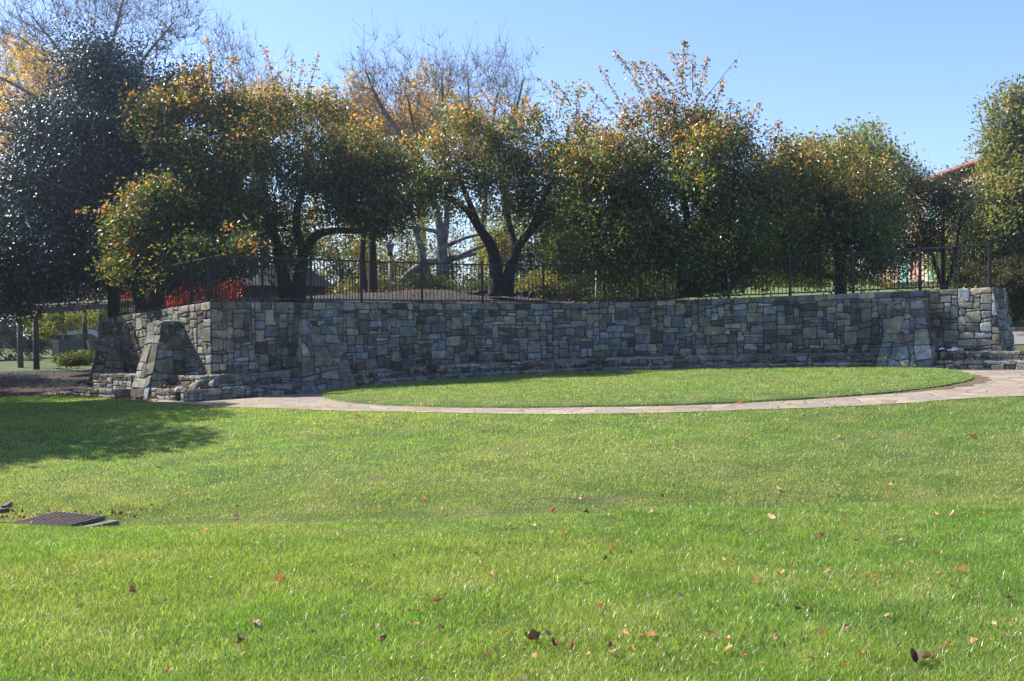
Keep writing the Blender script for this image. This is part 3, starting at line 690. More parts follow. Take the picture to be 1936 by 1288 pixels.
# right tree
D = 34.5
tree('crabapple_tree', U(1300, 556, D), [
    (LP((1292, 562, D), (1290, 520, D), (1275, 460, D), (1230, 400, D), (1190, 340, D), (1160, 260, D)), [.26, .2, .15, .11, .08, .04]),
    (LP((1312, 562, D), (1318, 510, D), (1330, 440, D), (1345, 350, D), (1350, 240, D)), [.26, .2, .15, .1, .05]),
    (LP((1290, 520, D), (1300, 430, D), (1285, 330, D), (1275, 200, D)), [.16, .13, .1, .05]),
    (LP((1318, 510, D), (1380, 430, D), (1430, 350, D)), [.14, .1, .05])],
    [(1285, 285, D, 90, 85), (1195, 305, D, 60, 75), (1365, 315, D - .8, 85, 75), (1345, 325, D - 1.6, 65, 65), (1400, 400, D - 1.8, 60, 55), (1470, 410, D, 60, 90), (1180, 470, D - .3, 80, 45), (1280, 505, D - .6, 90, 32), (1420, 490, D - .4, 85, 45), (1180, 380, D, 90, 70), (1290, 380, D, 120, 90), (1400, 380, D - .9, 90, 90), (1130, 370, D - .3, 45, 70), (1230, 460, D - .5, 80, 50), (1340, 470, D - .4, 100, 55), (1290, 220, D, 55, 45), (1450, 320, D, 40, 60), (1130, 440, D - .3, 50, 35), (1110, 330, D, 40, 70), (1120, 480, D, 50, 40), (1480, 350, D + .3, 40, 50), (1200, 520, D + .6, 60, 24), (1380, 530, D + .8, 90, 22)],
    'tallest spreading crabapple tree with orange upright shoots against the sky', seed=6, group=CG, auto=80, ncl=1500, per=76, orange=.0,
    spires=[(1230, 210, 1160, 95, D, 90), (1200, 240, 1128, 118, D, 70), (1190, 240, 1105, 150, D, 50), (1260, 180, 1210, 110, D, 60), (1280, 170, 1232, 120, D, 46), (1290, 160, 1295, 72, D, 90), (1300, 180, 1270, 95, D, 60), (1320, 180, 1338, 105, D, 60), (1330, 190, 1402, 100, D, 16), (1350, 200, 1370, 150, D, 44), (1240, 230, 1180, 180, D, 50), (1420, 230, 1440, 190, D, 34), (1400, 220, 1378, 185, D, 26), (1160, 330, 1115, 265, D, 30), (1440, 260, 1480, 232, D, 24), (1250, 200, 1190, 110, D, 60), (1310, 170, 1310, 100, D, 50)])
D = 35.5
tree('crabapple_tree', U(1590, 548, D), [
    (LP((1590, 556, D), (1588, 500, D), (1575, 440, D), (1560, 380, D)), [.2, .16, .12, .05]),
    (LP((1588, 500, D), (1610, 440, D), (1630, 380, D)), [.14, .1, .05])],
    [(1560, 350, D, 100, 65), (1660, 440, D, 40, 60), (1500, 400, D, 70, 80), (1620, 410, D, 60, 75), (1570, 450, D, 100, 70), (1500, 480, D, 60, 50), (1640, 480, D, 45, 40), (1560, 515, D + .4, 80, 26), (1680, 400, D, 30, 50), (1470, 350, D, 40, 50)],
    'low rounded crabapple tree right of the tallest one with reddish leaf tips', seed=7, group=CG, auto=40, ncl=600, per=76, orange=-.03,
    spires=[(1500, 320, 1480, 270, D, 24), (1530, 320, 1545, 290, D, 24), (1620, 350, 1660, 320, D, 30), (1570, 320, 1600, 290, D, 24), (1520, 310, 1525, 262, D, 20)])

# holly
D = 35.4
HOL = [((.012, .032, .02), 4), ((.016, .04, .024), 3), ((.024, .052, .028), 1)]
tree('holly_tree', U(215, 640, D), [
    (LP((217, 660, D - 1), (215, 600, D - 1), (214, 540, D - 1), (216, 480, D - .6), (215, 400, D - .4), (200, 250, D)), [.20, .17, .16, .14, .12, .06])],
    [(190, 220, D, 150, 125), (280, 200, D, 105, 100), (120, 330, D, 120, 130), (60, 440, D, 90, 120), (210, 360, D, 140, 130), (130, 470, D, 150, 90), (230, 460, D + .4, 90, 90), (150, 520, D, 120, 36), (20, 520, D, 60, 65), (40, 470, D - 2.2, 62, 85), (15, 540, D - 2.2, 50, 42), (310, 280, D + .3, 90, 100), (330, 430, D + 1.2, 90, 120), (70, 350, D, 80, 90)],
    'broad dark evergreen holly with glinting leaves at the left', seed=8, gapn=-.8, ncl=2500, per=70, lsize=.11, sig=.28, cols=HOL, leafm=M_holly, droop=.1, asp=.62, twigs=True, shell=.5)

# small dark multi stemmed tree at right
D = 37.0
DK = [((.03, .05, .02), 4), ((.05, .06, .025), 3), ((.10, .05, .035), 1)]
tree('myrtle_tree', U(1785, 545, D), [
    (LP((1785, 552, D), (1783, 500, D), (1783, 420, D), (1790, 360, D)), [.09, .07, .05, .03]),
    (LP((1785, 552, D), (1765, 490, D), (1745, 430, D), (1730, 370, D)), [.08, .06, .04, .02]),
    (LP((1787, 552, D), (1802, 500, D), (1812, 440, D), (1820, 380, D)), [.08, .06, .04, .02])],
    [(1760, 370, D, 80, 42), (1715, 430, D, 50, 60), (1800, 380, D, 45, 48), (1720, 335, D, 30, 34), (1812, 470, D, 20, 46), (1740, 450, D, 55, 40), (1700, 500, D, 40, 40)],
    'small dark multi stemmed tree beside the right end of the fence', seed=9, gapn=-.6, ncl=430, per=60, lsize=.09, sig=.24, cols=DK, droop=.3)
# right background trees
OL = [((.22, .26, .08), 4), ((.15, .19, .06), 3), ((.32, .31, .11), 2)]
D = 60
tree('oak_tree', U(1600, 500, D), [(LP((1600, 520, D), (1600, 420, D), (1605, 330, D)), [.35, .25, .1])],
    [(1590, 320, D, 95, 70), (1630, 340, D, 65, 75), (1540, 340, D, 60, 60), (1600, 400, D, 100, 60), (1680, 370, D, 30, 50)], 'round olive green oak showing behind the low crabapple', seed=10, gapn=-.6, ncl=620, per=56, lsize=.26, sig=.5, cols=OL, leafm=M_bgleaf, hi=(.30, .26, .06))
D = 50
tree('oak_tree', U(1930, 560, D), [(LP((1925, 600, D), (1925, 450, D), (1920, 300, D), (1918, 200, D)), [.35, .28, .2, .08])],
    [(1915, 225, D, 50, 55), (1910, 310, D, 75, 75), (1880, 400, D, 95, 80), (1950, 330, D, 70, 120), (1960, 450, D, 100, 100), (1860, 480, D, 75, 70), (1920, 180, D, 26, 30), (1900, 460, D, 95, 80), (1860, 425, D, 55, 62), (1860, 510, D, 70, 50)],
    'tall olive green tree with orange patches at the right edge', seed=11, gapn=-.6, ncl=1400, per=60, lsize=.20, sig=.42, cols=OL, leafm=M_bgleaf, hi=(.40, .27, .08))

# bare sycamores
def bare(base, limbs, lobes, label, seed, n=900, tip=.008, leafn=250, name='sycamore_tree', lsz=.12):
    rs = np.random.RandomState(seed); root = empty(name, base); tag(root, label, 'tree', 'bare sycamores'); tr = MB(); nodes = []
    for pts, rad in limbs:
        sl_ = smooth_line(pts); tr.tube(sl_, list(np.interp(np.linspace(0, 1, len(sl_)), np.linspace(0, 1, len(rad)), rad)), 9); nn, _ = sweep_nodes([tuple(p) for p in sl_], [1] * len(sl_), .35); nodes.append(nn[len(nn) // 3:])
    tr.build('trunk', M_sbark, root, sm=True)
    P, rel = lobe_pts(lobes, n, rs, .9); A, B, ra, rb, ar = grow(np.vstack(nodes), P, rs, tip, .38, .1, .08, .09, .6)
    # fine end twigs
    k = rs.choice(len(P), int(len(P) * .9)); c = np.mean(P, 0); out_ = P[k] - np.array(limbs[0][0][0]); out_ /= np.linalg.norm(out_, axis=1)[:, None]
    A2 = np.repeat(P[k], 3, 0); dv = np.repeat(out_, 3, 0) * .55 + rs.normal(size=(len(A2), 3)) * .38; B2 = A2 + dv * rs.uniform(.5, 1.1, (len(A2), 1))
    A = np.vstack([A, A2]); B = np.vstack([B, B2]); ra = np.r_[ra, np.full(len(A2), tip * .9)]; rb = np.r_[rb, np.full(len(A2), tip * .5)]
    V, F = tubes_np(A, B, ra, rb, 3); np_mesh('branches', V, F, M_sbark, parent=root, smooth_=True)
    if leafn:
        q = B2[rs.choice(len(B2), leafn)]; V, cc = leaf_arrays(q, lsz, pick([(.25, .15, .06), (.35, .3, .08), (.15, .08, .04)], [3, 2, 2], rs, leafn), rs, .6, .8); np_mesh('last_leaves', V, leaf_faces(leafn), M_bgleaf, cc, root)
D = 58
bare(U(215, 620, D), [(LP((215, 640, D), (212, 300, D), (205, 120, D), (200, 60, D)), [.4, .28, .14, .07]), (LP((212, 250, D), (260, 130, D), (330, 40, D)), [.16, .1, .03]), (LP((210, 250, D), (130, 120, D), (60, 30, D)), [.16, .1, .03]),
     (LP((205, 120, D), (225, 30, D), (250, -60, D)), [.12, .08, .03]), (LP((210, 300, D), (60, 180, D), (-60, 120, D)), [.16, .1, .03])],
     [(200, 20, D, 200, 130), (60, 60, D, 130, 110), (330, 60, D, 100, 80), (180, -60, D, 180, 80), (20, 200, D, 60, 100)], 'huge bare sycamore rising behind the holly at top left', 21, 2000, .009, 700)
D = 56
bare(U(838, 560, D), [(LP((838, 575, D), (836, 480, D), (826, 400, D), (790, 280, D), (770, 180, D)), [.36, .28, .18, .10, .05]), (LP((836, 480, D), (845, 400, D), (840, 250, D), (835, 140, D)), [.2, .14, .09, .04]), (LP((790, 300, D), (720, 200, D), (690, 130, D)), [.16, .1, .04]),
     (LP((838, 500, D), (900, 470, D), (940, 460, D)), [.12, .09, .04]), (LP((836, 470, D), (880, 450, D), (930, 440, D)), [.12, .09, .04]), (LP((836, 440, D), (780, 430, D), (745, 440, D)), [.12, .09, .04])],
     [(770, 180, D, 110, 110), (700, 170, D, 70, 90), (850, 170, D, 60, 100), (790, 280, D, 120, 60)], 'bare sycamore with a pale trunk behind the middle of the fence', 22, 950, .009, 260)
bare(U(800, 560, D + 1), [(LP((826, 575, D), (808, 520, D), (790, 450, D), (778, 400, D), (770, 330, D)), [.28, .2, .16, .12, .06]), (LP((735, 560, D), (790, 505, D), (850, 490, D), (900, 480, D)), [.2, .2, .16, .08])],
     [(770, 330, D, 40, 40)], 'leaning grey sycamore with a trunk slanting low along the ground', 25, 60, .009, 0)
D = 60
bare(U(905, 560, D), [(LP((905, 575, D), (915, 400, D), (925, 280, D), (940, 180, D)), [.22, .16, .11, .06]), (LP((920, 320, D), (970, 220, D), (990, 150, D)), [.16, .1, .04]), (LP((922, 300, D), (890, 220, D), (885, 150, D)), [.14, .09, .04])],
     [(940, 160, D, 75, 90), (980, 220, D, 50, 60), (900, 240, D, 60, 70), (960, 290, D, 70, 40)], 'bare sycamore right of centre with fine upright twigs', 23, 800, .009, 220)
D = 62
bare(U(480, 560, D), [(LP((480, 575, D), (480, 350, D), (490, 200, D)), [.3, .22, .08])], [(470, 150, D, 90, 70), (430, 90, D, 50, 50)], 'slender bare tree showing above the leftmost crabapple', 24, 300, .009, 60)

# yellow trees
YE = [((.60, .42, .07), 4), ((.55, .33, .06), 3), ((.40, .36, .08), 2), ((.55, .24, .05), 1)]
def bg(name, px, py, D, limbs, lobes, label, seed, cols, ncl, ls, cat='tree', group=None, **kw):
    return tree(name, U(px, py, D), limbs, lobes, label, cat, seed, ncl, kw.pop('per', 46), ls, kw.pop('sig', ls * 1.9), cols=cols, leafm=M_bgleaf, group=group, droop=.3, **kw)
D = 72
bg('maple_tree', 60, 600, D, [(LP((60, 640, D), (60, 400, D), (60, 200, D)), [.4, .3, .1])], [(60, 200, D, 110, 100), (10, 330, D, 90, 130), (120, 150, D, 70, 50), (20, 480, D, 70, 80)], 'yellow orange maple behind the holly at the left edge', 31, YE, 620, .24)
bg('maple_tree', 690, 560, D, [(LP((690, 600, D), (690, 350, D), (690, 200, D)), [.35, .25, .1])], [(680, 200, D, 60, 65), (650, 230, D, 40, 60), (720, 260, D, 80, 60)], 'yellow maple left of the middle bare sycamore', 32, YE, 300, .22)
bg('maple_tree', 790, 560, D, [(LP((800, 600, D), (795, 350, D), (790, 200, D)), [.35, .25, .1])], [(790, 190, D, 60, 60), (760, 260, D, 80, 50), (880, 240, D, 60, 50)], 'yellow maple glowing through the middle bare sycamore', 33, YE, 300, .22)
bg('maple_tree', 500, 560, D, [(LP((500, 600, D), (500, 350, D), (500, 200, D)), [.35, .25, .1])], [(500, 210, D, 70, 60), (600, 210, D, 50, 40)], 'yellow maple peeking above the large dark crabapple', 34, YE, 170, .22)

# backlit thicket beyond the terrace
TG = 'backlit trees closing the view behind the terrace'
YG = [((.20, .23, .05), 4), ((.33, .28, .06), 3), ((.10, .13, .03), 3), ((.40, .25, .06), 1)]
GG = [((.09, .12, .03), 4), ((.14, .16, .04), 3), ((.06, .08, .03), 2)]
for i, (px, w_, top, D, cols, lab, dens) in enumerate([
    (640, 95, 440, 60, YG, 'loose yellow green tree right of the gazebo roof', 300),
    (740, 90, 430, 64, YG, 'thin yellow green tree left of the slanting trunk', 230),
    (850, 90, 430, 66, YG, 'thin yellow green tree behind the pale sycamore trunk', 230),
    (1000, 80, 420, 58, YG, 'yellow green tree filling the gap right of the forked crabapple', 460),
    (1085, 70, 400, 56, GG, 'dull green conifer like tree left of the lamp post', 460),
    (1170, 60, 430, 54, GG, 'green tree directly behind the lamp post', 420),
    (1235, 55, 440, 62, YG, 'bright yellow green tree between lamp post and right crabapple', 360),
    (1430, 110, 430, 60, GG, 'dark green tree behind the tallest crabapple', 500),
    (1540, 80, 470, 58, GG, 'green bushy tree behind the low crabapple', 360),
    (380, 100, 440, 62, GG, 'green tree above the red bush', 360)]):
    top -= 45; dens = int(dens * 1.2); h_ = (575 - top) / 2; cyy = top + h_
    bg('woodland_tree', px, 570, D, [(LP((px, 590, D), (px + 6, 520, D), (px - 4, cyy - 20, D)), [.16, .12, .05])],
       [(px, cyy - h_ * .35, D, w_, h_ * .62), (px - w_ * .4, cyy + h_ * .5, D, w_ * .6, h_ * .62), (px + w_ * .4, cyy + h_ * .5, D, w_ * .6, h_ * .62)], lab, 50 + i, cols, dens, .17, group=TG, sig=.38, per=44)
RD = [((.62, .09, .04), 4), ((.55, .16, .06), 2), ((.38, .04, .03), 2)]
D = 47
bg('red_maple', 372, 590, D, [(LP((372, 600, D), (370, 560, D), (376, 520, D)), [.08, .06, .03])], [(375, 545, D, 50, 45), (420, 560, D, 45, 32), (350, 570, D, 40, 28)], 'bright scarlet bushy maple glowing behind the left fence', 61, RD, 260, .12, sig=.25)
bg('red_maple', 520, 590, D + 4, [(LP((500, 600, D + 4), (500, 575, D + 4)), [.06, .03])], [(500, 570, D + 4, 60, 18), (240, 560, D + 14, 24, 20)], 'low scarlet maple seen under the covered walk', 62, RD, 120, .12, sig=.22)

US = 'brush along the far side of the terrace'
for i, (px, lab) in enumerate([(690, 'low brush right of the gazebo'), (790, 'low brush behind the slanting trunk'), (900, 'low brush left of the forked crabapple trunk'), (1000, 'low brush right of the forked crabapple trunk'), (1090, 'low brush left of the slim lamp post'), (1190, 'low brush right of the slim lamp post'), (1300, 'low brush behind the tallest crabapple trunk'), (1410, 'low brush right of the tallest crabapple trunk'), (1510, 'low brush left of the low crabapple trunk'), (1620, 'low brush right of the low crabapple trunk')]):
    D = 50 + (i * 7 % 5); bg('wild_shrub', px, 572, D, [(LP((px, 585, D), (px + 3, 566, D)), [.05, .03])], [(px, 557 - 4 * (i % 2), D, 66, 22, 1.2), (px + 20, 545, D, 30, 20, 1)], lab, 150 + i, YG if i % 3 == 0 else GG, 120, .15, cat='shrub', group=US, sig=.28, per=44, gapn=-2)

# shrubs and hedge
def shrub(name, px, py, D, lobes, label, seed, cols, n, ls, group=None, mat=None, cat='shrub'):
    return tree(name, U(px, py, D), [(LP((px, py, D), (px + 2, py - 12, D)), [.04, .02])], lobes, label, cat, seed, n, 46, ls, ls * 1.1, cols=cols, leafm=mat or M_bgleaf, group=group, droop=.1, twig=.004)
HD = [((.07, .075, .025), 3), ((.12, .08, .03), 2), ((.04, .055, .02), 3)]
shrub('hedge', 1920, 600, 46, [(1900, 560, 46, 50, 38), (1960, 555, 46, 60, 45), (1890, 520, 47, 40, 30)], 'brownish clipped hedge on the bank above the road', 71, HD, 420, .12, cat='hedge')
shrub('dark_shrub', 10, 690, 56, [(15, 655, 56, 34, 34), (-40, 640, 56, 50, 50), (60, 645, 58, 30, 36)], 'dark shrub under the holly at the left edge', 72, HOL, 420, .16, mat=M_holly)
shrub('groundcover_shrub', 140, 690, 43, [(135, 680, 43, 26, 5, .7), (168, 676, 44, 24, 7, .7)], 'low bright green groundcover bush beside the litter bin', 73, GG, 110, .10)
ROD = [((.10, .14, .03), 3), ((.2, .24, .05), 3), ((.3, .3, .06), 2)]
shrub('overhanging_tree', 120, 640, 56, [(100, 610, 54, 60, 22, 1.5), (180, 600, 56, 55, 22, 1.5), (220, 610, 56, 20, 30, 1.2), (60, 600, 54, 30, 24, 1.5)], 'sunlit yellow green foliage hanging behind the pergola beam', 74, ROD, 300, .13, cat='tree')
# trees out of frame on the left that throw the shade on the lawn
for i, (x, y, r_, h_) in enumerate([(-17.3, 26.0, 3.4, 9.3), (-15.4, 21.9, 3.0, 8.2), (-22, 28.3, 3.6, 11.0), (-19, 21.5, 3.6, 9), (-25, 35, 4, 11), (-26, 42, 4, 10), (-30, 38, 4, 11), (-16.7, 28.7, 2.3, 8.6)]):
    rs = np.random.RandomState(90 + i); root = empty('shade_tree', (x, y, gz(x, y))); tag(root, ['leafy shade tree standing outside the left edge of the lawn', 'smaller leafy shade tree nearest the viewer outside the left edge', 'tallest leafy shade tree outside the left edge near the wall', 'leafy shade tree farther left than the others', 'leafy shade tree by the path beyond the left edge', 'leafy shade tree beside the pergola beyond the left edge', 'outermost leafy shade tree beyond the left edge', 'slim leafy shade tree nearest the wall beyond the left edge'][i], 'tree')
    mb = MB(); mb.tube([(x, y, -.3), (x + .1, y, 2.5), (x, y, h_ - 2)], [.25, .2, .08], 8); mb.build('trunk', M_bark, root, sm=True)
    n = 26000; d = rs.normal(size=(n, 3)); d /= np.linalg.norm(d, axis=1)[:, None]; P = np.array((x, y, h_ - r_ * 1.2)) + d * (rs.uniform(0, 1, (n, 1)) ** .4) * np.array((r_, r_, r_ * 1.25)) * (1 + .2 * np.sin(d[:, :1] * 6 + d[:, 2:] * 5))
    V, cc = leaf_arrays(P, .23, pick([c for c, _ in GG], [3, 2, 2], rs, n), rs, .3); np_mesh('crown', V, leaf_faces(n), M_bgleaf, cc, root)

# ------------------------------------------------------------------ structures in the background
def part(root, name, mat, fn, sm=False):
    mb = MB(); fn(mb); return mb.build(name, mat, root, sm=sm)
# gazebo
D = 52; gx = U(545, 545, D).x; gb = float(T(gx, D)) - .3
ez = U(640, 543, D).z; ap = U(545, 482, D).z; hw = (U(638, 545, D).x - gx)
gz_o = empty('gazebo', (gx, D, gb)); tag(gz_o, 'dark timber gazebo with a pyramid shingle roof and arched brackets', 'gazebo')
def hexp(r, z, k=8): return [(gx + r * math.cos(2 * math.pi * (i + .5) / k), D + r * math.sin(2 * math.pi * (i + .5) / k), z) for i in range(k)]
def froof(mb):
    a = hexp(hw * 1.03, ez); b = hexp(.12, ap); c = hexp(hw * 1.03, ez - .12)
    for i in range(8):
        j = (i + 1) % 8; mb.face([a[i], a[j], b[j], b[i]]); mb.face([c[i], c[j], a[j], a[i]])
    mb.face(c[::-1]); mb.face(b)
part(gz_o, 'roof', M_shingle, froof)
part(gz_o, 'eave_band', M_wood, lambda mb: [mb.beam(p, q, .12, .3) for p, q in zip(hexp(hw * .88, ez - .28), hexp(hw * .88, ez - .28)[1:] + hexp(hw * .88, ez - .28)[:1])])
for p in hexp(hw * .88, gb): part(gz_o, 'post', M_wood, lambda mb, p=p: mb.beam(p, (p[0], p[1], ez - .4), .14, .14, Vector((0, 1, 0))))
hp = hexp(hw * .86, 0)
for i in range(8):
    a, b = Vector(hp[i]), Vector(hp[(i + 1) % 8])
    def arch(mb):
        ln = []
        for k in range(9):
            f = k / 8; p = a.lerp(b, f); p.z = ez - .95 + .45 * math.sin(math.pi * f); ln.append(p)
        for q, r_ in zip(ln[:-1], ln[1:]): mb.beam(q, r_, .06, .1)
    part(gz_o, 'arch_brace', M_wood, arch)
    def rail(mb):
        p, q = a.copy(), b.copy(); p.z = q.z = gb + 1.0; mb.beam(p, q, .06, .08); p.z = q.z = gb + .2; mb.beam(p, q, .06, .08)
        for k in range(1, 12):
            r_ = a.lerp(b, k / 12); r_.z = gb + .2; mb.beam(r_, r_ + Vector((0, 0, .8)), .04, .04, Vector((0, 1, 0)))
    part(gz_o, 'railing', M_wood, rail)
part(gz_o, 'floor', M_wood, lambda mb: (mb.face(hexp(hw * .95, gb + .15)), mb.face(hexp(hw * .95, gb)[::-1]), [mb.face([p, q, (q[0], q[1], gb + .15), (p[0], p[1], gb + .15)]) for p, q in zip(hexp(hw * .95, gb), hexp(hw * .95, gb)[1:] + hexp(hw * .95, gb)[:1])]))
# covered walk left of it
D = 50; xa, xb = U(408, 545, D).x, U(520, 545, D).x; ze = U(440, 542, D).z; zr = U(450, 527, D).z; g0 = 1.6
cw = empty('covered_walk', (xa, D, g0)); tag(cw, 'low covered wooden walk with arched openings left of the gazebo', 'walkway shelter')
part(cw, 'roof', M_shingle, lambda mb: (mb.face([(xa, D - 1, ze), (xb, D - 1, ze), (xb - .3, D, zr), (xa + .6, D, zr)]), mb.face([(xb, D + 1, ze), (xa, D + 1, ze), (xa + .6, D, zr), (xb - .3, D, zr)]), mb.face([(xa, D + 1, ze), (xa, D - 1, ze), (xa + .6, D, zr)]), mb.face([(xb, D - 1, ze), (xb, D + 1, ze), (xb - .3, D, zr)]), mb.box(xa + .1, xb - .1, D - .9, D + .9, ze - .25, ze - .005)))
for k in range(4):
    x = xa + .15 + (xb - xa - .3) * k / 3; part(cw, 'post', M_wood, lambda mb: mb.box(x - .11, x + .11, D - .8, D - .6, g0 - 1, ze - .26))
    if k < 3:
        x2 = xa + .15 + (xb - xa - .3) * (k + 1) / 3
        def ar(mb):
            ln = [Vector((x + .11 + (x2 - x - .22) * f, D - .7, ze - .78 + .42 * math.sin(math.pi * f))) for f in np.linspace(0, 1, 9)]
            for q, r_ in zip(ln[:-1], ln[1:]): mb.beam(q, r_, .08, .1)
        part(cw, 'arch_brace', M_wood, ar)
        part(cw, 'railing', M_wood, lambda mb: (mb.box(x + .112, x2 - .112, D - .73, D - .67, g0 + .6, g0 + .68), [mb.box(q - .02, q + .02, D - .72, D - .68, g0 - .1, g0 + .598) for q in np.linspace(x + .25, x2 - .25, 8)]))
# pergola
pg = empty('pergola', U(68, 690, 46)); tag(pg, 'rustic log pergola with round posts beneath the holly', 'pergola')
PP = [(38, 600, 688, 48.5), (68, 588, 690, 46), (161, 585, 668, 54), (190, 583, 668, 55)]
for px, t_, b_, d_ in PP:
    a = U(px + 1, b_, d_); b = U(px - 1.5, t_ - 2, d_); part(pg, 'post', M_log, lambda mb: mb.tube([a - Vector((0, 0, .2)), a.lerp(b, .5), b], [.125, .115, .11], 10), sm=True)
part(pg, 'beam', M_log, lambda mb: mb.beam(U(52, 589, 46), U(268, 574, 60), .2, .26))
part(pg, 'cross_beam', M_log, lambda mb: mb.beam(U(22, 601, 49), U(74, 592, 45.6), .18, .2))
for k in range(5):
    f = .1 + k * .2; p = U(52, 589, 46).lerp(U(268, 574, 60), f) + Vector((0, 0, .2)); part(pg, 'rafter', M_log, lambda mb: mb.tube([p + Vector((-1.6, 1.4, 0)), p + Vector((.4, -.35, 0))], .07, 8))
# litter bin
D = 50; b0 = U(104, 676, D); b1 = U(143, 676, D); wv = b1.x - b0.x; tz_ = U(104, 644, D).z; tz2 = U(110, 633, D).z
bn = empty('litter_bin', b0); tag(bn, 'grey hooded litter bin with light side panel under the pergola', 'litter bin')
part(bn, 'body', M_grey, lambda mb: mb.box(b0.x + wv * .34, b0.x + wv * .95, D - .35, D + .35, b0.z + .06, tz_))
part(bn, 'side_panel', M_lgrey, lambda mb: mb.box(b0.x, b0.x + wv * .335, D - .32, D + .32, b0.z + .06, tz_ - .02))
part(bn, 'hood', M_grey, lambda mb: (mb.box(b0.x + wv * .18, b0.x + wv * .95, D - .33, D + .33, tz2 - .05, tz2), mb.box(b0.x + wv * .18, b0.x + wv * .24, D - .33, D + .33, tz_ + .003, tz2 - .053), mb.box(b0.x + wv * .55, b0.x + wv * .60, D - .33, D + .33, tz_ + .003, tz2 - .053), mb.box(b0.x + wv * .82, b0.x + wv * .95, D - .33, D + .33, tz_ + .003, tz2 - .053)))
part(bn, 'foot', M_iron, lambda mb: mb.box(b0.x + .06, b0.x + wv * .9, D - .28, D + .28, b0.z - .2, b0.z + .057))
# planter tub
D = 52; a = U(178, 668, D); tub = empty('planter_tub', a); tag(tub, 'dark tapered planter tub standing by the pergola post', 'planter'); hgt = U(178, 645, D).z - a.z
part(tub, 'tub', M_grey, lambda mb: mb.tube([a - Vector((0, 0, .1)), a + Vector((0, 0, hgt * .5)), a + Vector((0, 0, hgt))], [.2, .27, .31], 16), sm=False)
part(tub, 'rim', M_grey, lambda mb: mb.tube([a + Vector((0, 0, hgt + .002)), a + Vector((0, 0, hgt + .05))], [.34, .34], 16))
# brick building left
D = 72; xl, xr = U(-60, 650, D).x, U(330, 650, D).x; zb_ = 0; zt_ = U(100, 560, D).z
bl = empty('brick_building', (xl, D, zb_)); tag(bl, 'red brick building with pale arched window heads behind the pergola', 'building')
ax = [U(85, 640, D).x, U(160, 640, D).x, U(235, 640, D).x]; ar_ = 1.15; az = U(160, 646, D).z
def wl(mb): mb.box(xl, xr, D, D + 8, zb_ - 1, zt_)
part(bl, 'wall', M_brickl, wl)
part(bl, 'roof', M_shingle, lambda mb: (mb.face([(xl - .4, D - .5, zt_ + .02), (xr + .4, D - .5, zt_ + .02), (xr - 3, D + 4, zt_ + 2), (xl + 3, D + 4, zt_ + 2)]), mb.face([(xr + .4, D - .5, zt_ + .02), (xr + .4, D + 8.5, zt_ + .02), (xr - 3, D + 4, zt_ + 2)]), mb.face([(xl - .4, D + 8.5, zt_ + .02), (xl - .4, D - .5, zt_ + .02), (xl + 3, D + 4, zt_ + 2)]), mb.face([(xr + .4, D + 8.5, zt_ + .02), (xl - .4, D + 8.5, zt_ + .02), (xl + 3, D + 4, zt_ + 2), (xr - 3, D + 4, zt_ + 2)])))
for x in ax:
    def arc(mb):
        k = 14; o = [(x + (ar_ + .28) * math.cos(q), az + (ar_ + .0) * math.sin(q) * .72) for q in np.linspace(0, math.pi, k)]; i_ = [(x + (ar_ - .18) * math.cos(q), az + (ar_ - .42) * math.sin(q) * .72) for q in np.linspace(0, math.pi, k)]
        for q in range(k - 1):
            for y_, fl in ((D - .06, 1),): mb.face([(o[q][0], y_, o[q][1]), (o[q + 1][0], y_, o[q + 1][1]), (i_[q + 1][0], y_, i_[q + 1][1]), (i_[q][0], y_, i_[q][1])])
            mb.face([(o[q][0], D - .06, o[q][1]), (o[q + 1][0], D - .06, o[q + 1][1]), (o[q + 1][0], D, o[q + 1][1]), (o[q][0], D, o[q][1])]); mb.face([(i_[q][0], D - .06, i_[q][1]), (i_[q + 1][0], D - .06, i_[q + 1][1]), (i_[q + 1][0], D, i_[q + 1][1]), (i_[q][0], D, i_[q][1])])
    part(bl, 'window_arch', M_band, arc)
    part(bl, 'window', M_dglass, lambda mb: mb.box(x - .95, x + .95, D - .02, D + .05, az - .9, az + .02))
part(bl, 'sill_band', M_band, lambda mb: mb.box(xl, xr, D - .05, D - .003, U(100, 658, D).z - .12, U(100, 658, D).z + .05))
# white railing
D = 58; a = U(222, 602, D); b = U(258, 590, D)
wr = empty('white_railing', a); tag(wr, 'bright white slatted railing glimpsed left of the wall top', 'railing')
def wrf(mb):
    for k in range(14):
        x = a.x + (b.x - a.x) * k / 13; mb.box(x - .022, x + .022, D - .02, D + .02, a.z - .2, U(240, 580, D).z)
part(wr, 'slats', M_white, wrf); part(wr, 'rail', M_white, lambda mb: (mb.box(a.x - .05, b.x + .05, D - .04, D + .04, U(240, 580, D).z + .002, U(240, 580, D).z + .06), mb.box(a.x - .05, b.x + .05, D + .023, D + .05, a.z, a.z + .06)))
for x in (a.x - .1, b.x + .1): part(wr, 'post', M_white, lambda mb: mb.box(x - .05, x + .05, D - .05, D + .05, gz(x, D) - .1, U(240, 578, D).z))

